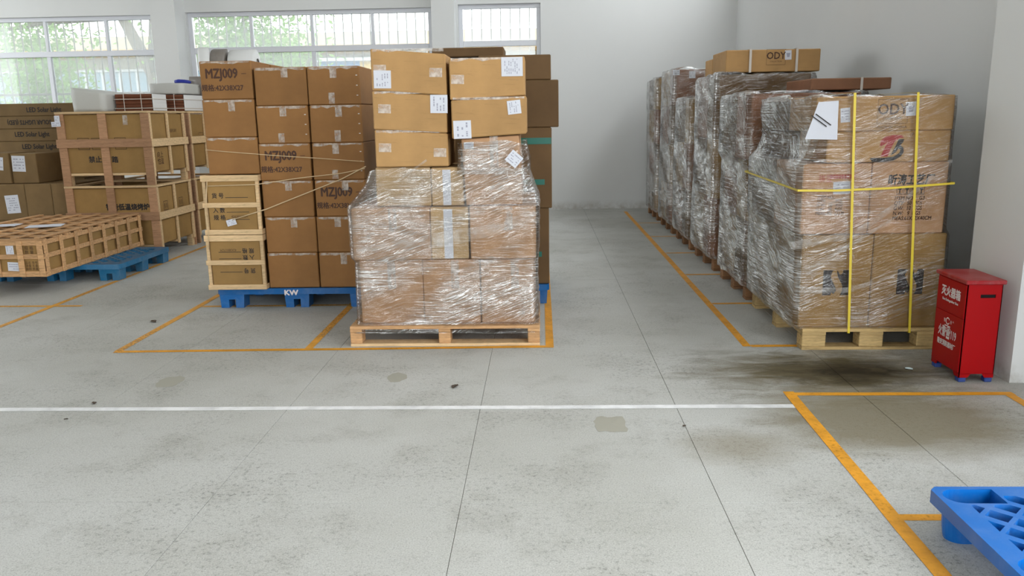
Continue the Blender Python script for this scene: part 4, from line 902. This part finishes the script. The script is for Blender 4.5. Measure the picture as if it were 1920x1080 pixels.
sym(cu_[0], 157, 270); sym(cu_[1], 226, 269); sym(cu_[0], 183, 270); sym(cl[1], 311, 385, .05, 'right'); sym(cl[2], 339, 378, .05, 'right')
lettering(cu_[0], '禁止', .07, loc_on(cu_[0], 179, 300), INK, 1.0, off=.002); lettering(cu_[1], '踏', .07, loc_on(cu_[1], 216, 300), INK, 1.0, off=.002)
lettering(cl[1], '智能低温烧烤炉', .072, loc_on(cl[1], 240, 389), INK, .93, off=.003)
lettering(cu_[2], 'KEEP DRY', .05, loc_on(cu_[2], 324, 245, 'right'), INK_B, .8, 'right'); lettering(cu_[1], '向上\n怕湿', .07, loc_on(cu_[1], 301, 297, 'right'), INK_B, 1, 'right'); 
decal('tape', cu_[1], rects((-.025, .025, -.10, 0)), TAPE, (0, -o_dim[cu_[1].name][1]/2, o_dim[cu_[1].name][2]-.01), 'front', 0, .002)
CR2 = (9.18, 10.06, -4.94, -4.0)
t_, c_b = big_crate(*CR2, 0, .757, 'large framed crate behind, standing on the floor', ['olive carton in the lower rear crate, inner front', 'olive carton in the lower rear crate, outer front', 'olive carton in the lower rear crate, outer back'])
t_, c_t = big_crate(*CR2, .758, 1.515, 'large framed crate behind, stacked under the brown bundle', ['olive carton in the upper rear crate, inner front', 'olive carton with a white slip in the upper rear crate, outer front', 'olive carton in the upper rear crate, outer back'])
sym(c_t[1], 377, 258, .06, 'right')
# things on top of the crates
def pillow(name, x0, x1, y0, y1, z0, z1, mat, label, cat, slope=0, seed=0):
    import bmesh
    bm = bmesh.new(); bmesh.ops.create_cube(bm, size=1); bmesh.ops.subdivide_edges(bm, edges=bm.edges, cuts=5, use_grid_fill=True)
    for v in bm.verts:
        p = v.co*2; L = max(abs(p.x), abs(p.y), abs(p.z)); q = p.normalized(); v.co = (p*.86+q*.20)*.5 if True else p
        n_ = noise.noise(p*2.3+Vector((seed, 0, 0)))*.03; v.co += v.co.normalized()*n_
        v.co.x = max(-.5, min(.5, v.co.x)); v.co.y = max(-.5, min(.5, v.co.y)); v.co.z = max(-.5, min(.5, v.co.z))
        v.co = Vector((v.co.x*(x1-x0), v.co.y*(y1-y0), (v.co.z+.5)*(z1-z0) - slope*(v.co.x)*(v.co.z+.5)))
    mn = min(v.co.z for v in bm.verts)
    for v in bm.verts: v.co.z -= mn
    me = bpy.data.meshes.new(name); bm.to_mesh(me); bm.free(); me.materials.append(mat)
    for p in me.polygons: p.use_smooth = True
    return tag(link(name, me, None, ((x0+x1)/2, (y0+y1)/2, z0)), label, cat)
pillow('foam_block', -4.96, -4.62, 8.55, 9.05, 1.516, 1.745, FOAM, 'tall grey-white foam-wrapped block on the upper large crate', 'foam block', .05, 1)
def bundle(x0, x1, y0, y1, z0, z1, n, label):
    t = thing('board_bundle', label, 'bundle', ((x0+x1)/2, (y0+y1)/2, z0)); a, b, h = (x1-x0)/2, (y1-y0)/2, (z1-z0)/n
    for i in range(n): d = R.uniform(-.006, .006); board('board', t, -a+d, a+d, -b, b, i*h+.001, (i+1)*h-.001, BRICKB, .004)
    board('wrapper', t, a+.007, a+.02, -b+.005, b-.005, .002, (z1-z0)-.002, FOAMW, .003)
    for x in (-a*.5, a*.45):
        q = MB(); lp = [(x, -b-.004, .0), (x, -b-.004, z1-z0+.004), (x, b+.004, z1-z0+.004), (x, b+.004, 0), (x, -b-.004, 0)]; q.tube(lp, .004, 5).build('string', WSTRAP, t)
    for z in (.03, (z1-z0)*.7): MB().tube([(-a-.008, -b-.008, z), (a+.024, -b-.008, z), (a+.024, b+.008, z), (-a-.008, b+.008, z), (-a-.008, -b-.008, z)], .004, 5).build('string', WSTRAP, t)
    return t
bundle(-4.60, -4.20, 8.75, 9.07, 1.5195, 1.70, 5, 'string-tied bundle of brown boards next to the foam block'); bundle(-4.42, -4.06, 9.22, 9.75, 1.5195, 1.70, 6, 'string-tied bundle of brown boards with a white end wrap, under the grey pack')
pillow('foam_pack', -4.43, -4.06, 9.23, 9.72, 1.7085, 1.83, FOAM, 'flat grey foam pack on the white-ended bundle', 'foam pack', 0, 3)
for k in range(3): carton(-3.95, -3.20, 9.78, 10.45, k*.504+.001, (k+1)*.504-.001, 'olive', 'plain olive carton stacked beside the rear crates, %s' % ('lowest', 'middle', 'topmost')[k])
pillow('wrapped_bundle', -4.22, -3.30, 9.80, 10.34, 1.516, 1.93, GREYBAG, 'grey plastic-wrapped bundle behind the brown cartons, carrying the rolls', 'bundle', 0, 5)
strand('blue_grip_tool', [(-4.385, 9.79, 1.868), (-4.34, 9.79, 1.872), (-4.27, 9.80, 1.868), (-4.20, 9.82, 1.86)], [.02, .026, .026, .022], plain('blue_rubber', (28, 44, 150), .5), 'blue rubber-gripped tool sticking out of the grey bundle', 'tool', 10)
def roll(label, x0, x1, cy, cz, r0, rc, mat, seed):
    t = thing('film_roll', label, 'roll', ((x0+x1)/2, cy, cz-r0)); m = MB(); n = 28; prof = [(x0, rc), (x0-.002, rc+.02), (x0+.004, r0*.75), (x0+.02, r0), (x1-.02, r0), (x1-.004, r0*.75), (x1+.002, rc+.02), (x1, rc)]
    vs = []
    for x, rr in prof:
        for k in range(n):
            an = 2*PI*k/n; q = rr*(1+.05*noise.noise((math.cos(an)*2, math.sin(an)*2, seed+x*4))); vs.append((x-(x0+x1)/2, q*math.cos(an), q*math.sin(an)+r0))
    fs = [(i*n+k, i*n+(k+1) % n, (i+1)*n+(k+1) % n, (i+1)*n+k) for i in range(len(prof)-1) for k in range(n)]; m.add(vs, fs).build('winding', mat, t, smooth=True)
    MB().tube([(x0-(x0+x1)/2+.01, 0, r0), (x1-(x0+x1)/2-.01, 0, r0)], rc*.98, 16, True).build('core', GREYBAG, t, smooth=True)
    return t
q = roll('white plastic roll showing its round end beside the window', -4.17, -4.02, 10.02, 2.108, .178, .055, FOAMW, 1); q.rotation_euler = (0, 0, math.radians(24))
roll('grey cloth-covered roll between the two white rolls', -3.995, -3.80, 10.04, 2.095, .165, .05, GREYBAG, 2); roll('white plastic roll with a loose clear bag over its end', -3.785, -3.45, 10.06, 2.09, .16, .05, FOAMW, 3)

# long flat lattice crate on the teal pallet
plastic_pallet(-5.0, -3.80, 6.97, 7.97, 'faded teal-blue plastic pallet under the long flat lattice crate', TEAL)
fx0, fx1, fy0, fy1, fz0, fz1 = -5.22, -4.125, 6.42, 8.10, .151, .470
fc = thing('wooden_crate', 'long flat lattice crate lying on the teal-blue pallet', 'crate', ((fx0+fx1)/2, (fy0+fy1)/2, fz0)); a, b, h = (fx1-fx0)/2, (fy1-fy0)/2, fz1-fz0
for z, w_ in ((.0, .045), (h*.47, .04), (h-.055, .04)):
    for x in (a-.022, -a+.010): board('side_rail', fc, x, x+.012, -b+.012, b-.012, z, z+w_, W_CRATE)
    board('front_rail', fc, -a, a, -b, -b+.012, z, z+w_, W_CRATE); board('back_rail', fc, -a, a, b-.012, b, z, z+w_, W_CRATE)
npost = 8
for i in range(npost):
    y = -b+.013+(2*b-.076)*i/(npost-1)
    for x in (a-.010, -a): board('side_post', fc, x, x+.010, y, y+.045, .0, h-.002, W_CRATE)
for x in (-a+.0, -a*.60, -a*.2, a*.21, a*.585, a-.055): board('front_post', fc, x, x+.05, -b-.010, -b-.0003, .0, h-.016, W_CRATE)
for i in range(10): y = -b+(2*b-.05)*i/9; board('top_slat', fc, -a, a, y, y+.05, h-.0145, h, W_CRATE)
for i in range(6): x = -a+.02+(2*a-.09)*i/5; board('top_strip', fc, x, x+.05, -b, b, h+.0005, h+.012, W_CRATE)
for x in (-a+.05, -.03, a-.11): board('base_runner', fc, x, x+.06, -b+.014, b-.014, .001, .012, W_CRATE)
cxx = (fx0+fx1)/2
n1 = carton(fx0+.026, fx1-.026, fy0+.016, fy1-.016, fz0+.0125, fz0+h*.47+.01, 'olive', 'long olive carton in the lower half of the flat lattice crate'); n2 = carton(fx0+.026, fx1-.026, fy0+.016, fy1-.016, fz0+h*.47+.012, fz1-.02, 'olive', 'long olive carton in the upper half of the flat lattice crate')
lab(n2, 18, 467, 15, 21, .0, 4, True, 51); lab(n1, 26, 500, 23, 17, -.05, 3, False, 52)
lettering(n2, '净 重\n规 格\n数 量', .034, loc_on(n2, 54, 466), INK_B, 1.0); lettering(n1, '品名 货号\n净重 毛重\n体积 数量', .026, loc_on(n1, 60, 499), INK_B, .95)
def toppaper(x, y, w_, d_, label, seed, rz):
    p = px(x, y, Z=fz1+.0125); t = thing('paper_sheet', label, 'paper', (p.x, p.y, fz1+.0125)); vs = []; G = 6; m = MB()
    for j in range(G+1):
        for i in range(G+1): u, v = i/G-.5, j/G-.5; vs.append((u*w_*math.cos(rz)-v*d_*math.sin(rz), u*w_*math.sin(rz)+v*d_*math.cos(rz), .003+.006*abs(noise.noise((u*4, v*4, seed)))))
    m.add(vs, [(j*(G+1)+i, j*(G+1)+i+1, (j+1)*(G+1)+i+1, (j+1)*(G+1)+i) for j in range(G) for i in range(G)]).build('sheet', PAPER, t, smooth=True)
toppaper(85, 424, .30, .21, 'white paper sheet near the edge on the flat lattice crate', 3, .35); toppaper(14, 423, .2, .21, 'smaller white paper on the inner part of the flat lattice crate', 8, .2)

# LED light cartons and cartons in front of them
for k in range(11):
    dx = (.0, .02, -.03, .0, .02, .04, .06, .03, -.01, -.05, .0)[k]; z = .075+k*.1415
    o = carton(-6.62+dx, -5.30+dx+(.05 if k == 10 else 0), 9.16, 9.62, z+.0005, z+.140, 'led', 'long dull carton printed LED Solar Light, %s of its stack' % ('lowest', 'second', 'third', 'fourth', 'fifth', 'sixth', 'fifth from the top', 'fourth from the top', 'third from the top', 'one below the top', 'topmost')[k])
    if k == 9: lettering(o, 'SOLAR LIGHTS (LED)', .07, loc_on(o, 55, 229), INK, .80, off=.002, ang=PI)
    elif k > 3: lettering(o, 'LED Solar Light', .075, loc_on(o, (0, 0, 0, 0, 80, 78, 76, 74, 60, 0, 82)[k], (0, 0, 0, 0, 318, 318, 296, 275, 252, 0, 206)[k]), INK, .86, off=.002)
lb = thing('wooden_pallet', 'low wooden pallet under the LED light cartons', 'pallet', (-5.95, 9.39, 0))
for y in (-.22, -.04, .14): board('bearer', lb, -.68, .70, y, y+.08, 0, .055, W_OLD)
for i in range(6): board('deck_board', lb, -.68+i*.235, -.68+i*.235+.2, -.23, .23, .0555, .074, W_OLD)
for k, (x0, x1) in enumerate(((-6.1, -5.53), (-5.525, -5.24), (-5.235, -5.02))):
    for j in range(2):
        o = carton(x0, x1, 8.42, 9.02, j*.386+.001, (j+1)*.386-.001, 'led', 'dull carton %s, %s' % (('with a white label behind the flat lattice crate', 'in the middle of the row behind the flat lattice crate', 'squeezed against the large crates')[k], ('lower', 'upper')[j]))
        if k == 0 and j == 1: lab(o, 24, 383, 26, 34, .06, 6, False, 61)
o = carton(-5.70, -5.42, 8.52, 9.0, .774, 1.09, 'led', 'dull carton with a white label standing before the LED light cartons'); lab(o, 35, 307, 25, 29, -.04, 4, False, 62)
o = carton(-6.05, -5.71, 8.50, 9.0, .774, 1.10, 'led', 'dull carton with an edge label, second before the LED light cartons'); lab(o, 0, 307, 12, 24, -.1, 3, False, 63)

# ------------------------------------------------------------------ litter on the floor
def leaf(x, y, s_, label, mat, seed):
    p = px(x, y, Z=0); t = MB(); n = 7; vs = []
    for i in range(n+1):
        u = i/n-.5; wd = .35*s_*math.sin(PI*(i+.15)/(n+.3)); z = .003+.10*s_*(.25-u*u)
        vs += [(u*s_, -wd, z+.12*s_), (u*s_, 0, z*.4+.0005), (u*s_, wd, z+.06*s_)]
    t.add(vs, [(3*i+k, 3*i+3+k, 3*i+4+k, 3*i+1+k) for i in range(n) for k in (0, 1)])
    o = t.build('dry_leaf', mat, None, (p.x, p.y, .0005), True); o.rotation_euler = (0, 0, seed*1.3); tag(o, label, 'leaf')
DL = plain('dry_leaf', (78, 66, 54), .8)
leaf(853, 726, .055, 'curled dry leaf before the wrapped pallet', DL, 1); leaf(288, 604, .06, 'dark dry leaf on the floor between the crates and the brown cartons', DL, 2); leaf(1283, 800, .022, 'tiny dry leaf on a floor joint near the white line', DL, 3); leaf(177, 757, .035, 'dry leaf just behind the white line', DL, 4); leaf(124, 787, .02, 'tiny dry leaf just before the white line', DL, 5)
leaf(1704, 693, .04, 'pale scrap of plastic on the oily stain by the red box', plain('pale_scrap', (196, 214, 214), .4), 2)
# ceiling lamps added out of view to brighten the hall
LAMP = NT('lamp_diffuser'); em = LAMP.n('ShaderNodeEmission'); em.inputs['Strength'].default_value = 8.0; em.inputs['Color'].default_value = (1, .98, .95, 1); LAMP.end(em.outputs[0])
for i, x in enumerate((-8.5, -4.3, -.1)):
    for j, y in enumerate((-2.5, 2.0, 6.5)):
        t = thing('ceiling_lamp', 'added white strip lamp on the unseen ceiling, %s row, %s' % (('left wall', 'middle', 'aisle')[i], ('front', 'centre', 'rear')[j]), 'lamp', (x, y, 5.1), 'added strip lamps'); board('housing', t, -.08, .08, -.75, .75, .0, .05, FRAME, .004); board('diffuser', t, -.06, .06, -.72, .72, -.03, -.0005, LAMP.m, .004)
        for yy in (-.6, .6): MB().tube([(0, yy, .05), (0, yy, .5)], .004, 6).build('hanger', STEEL, t)
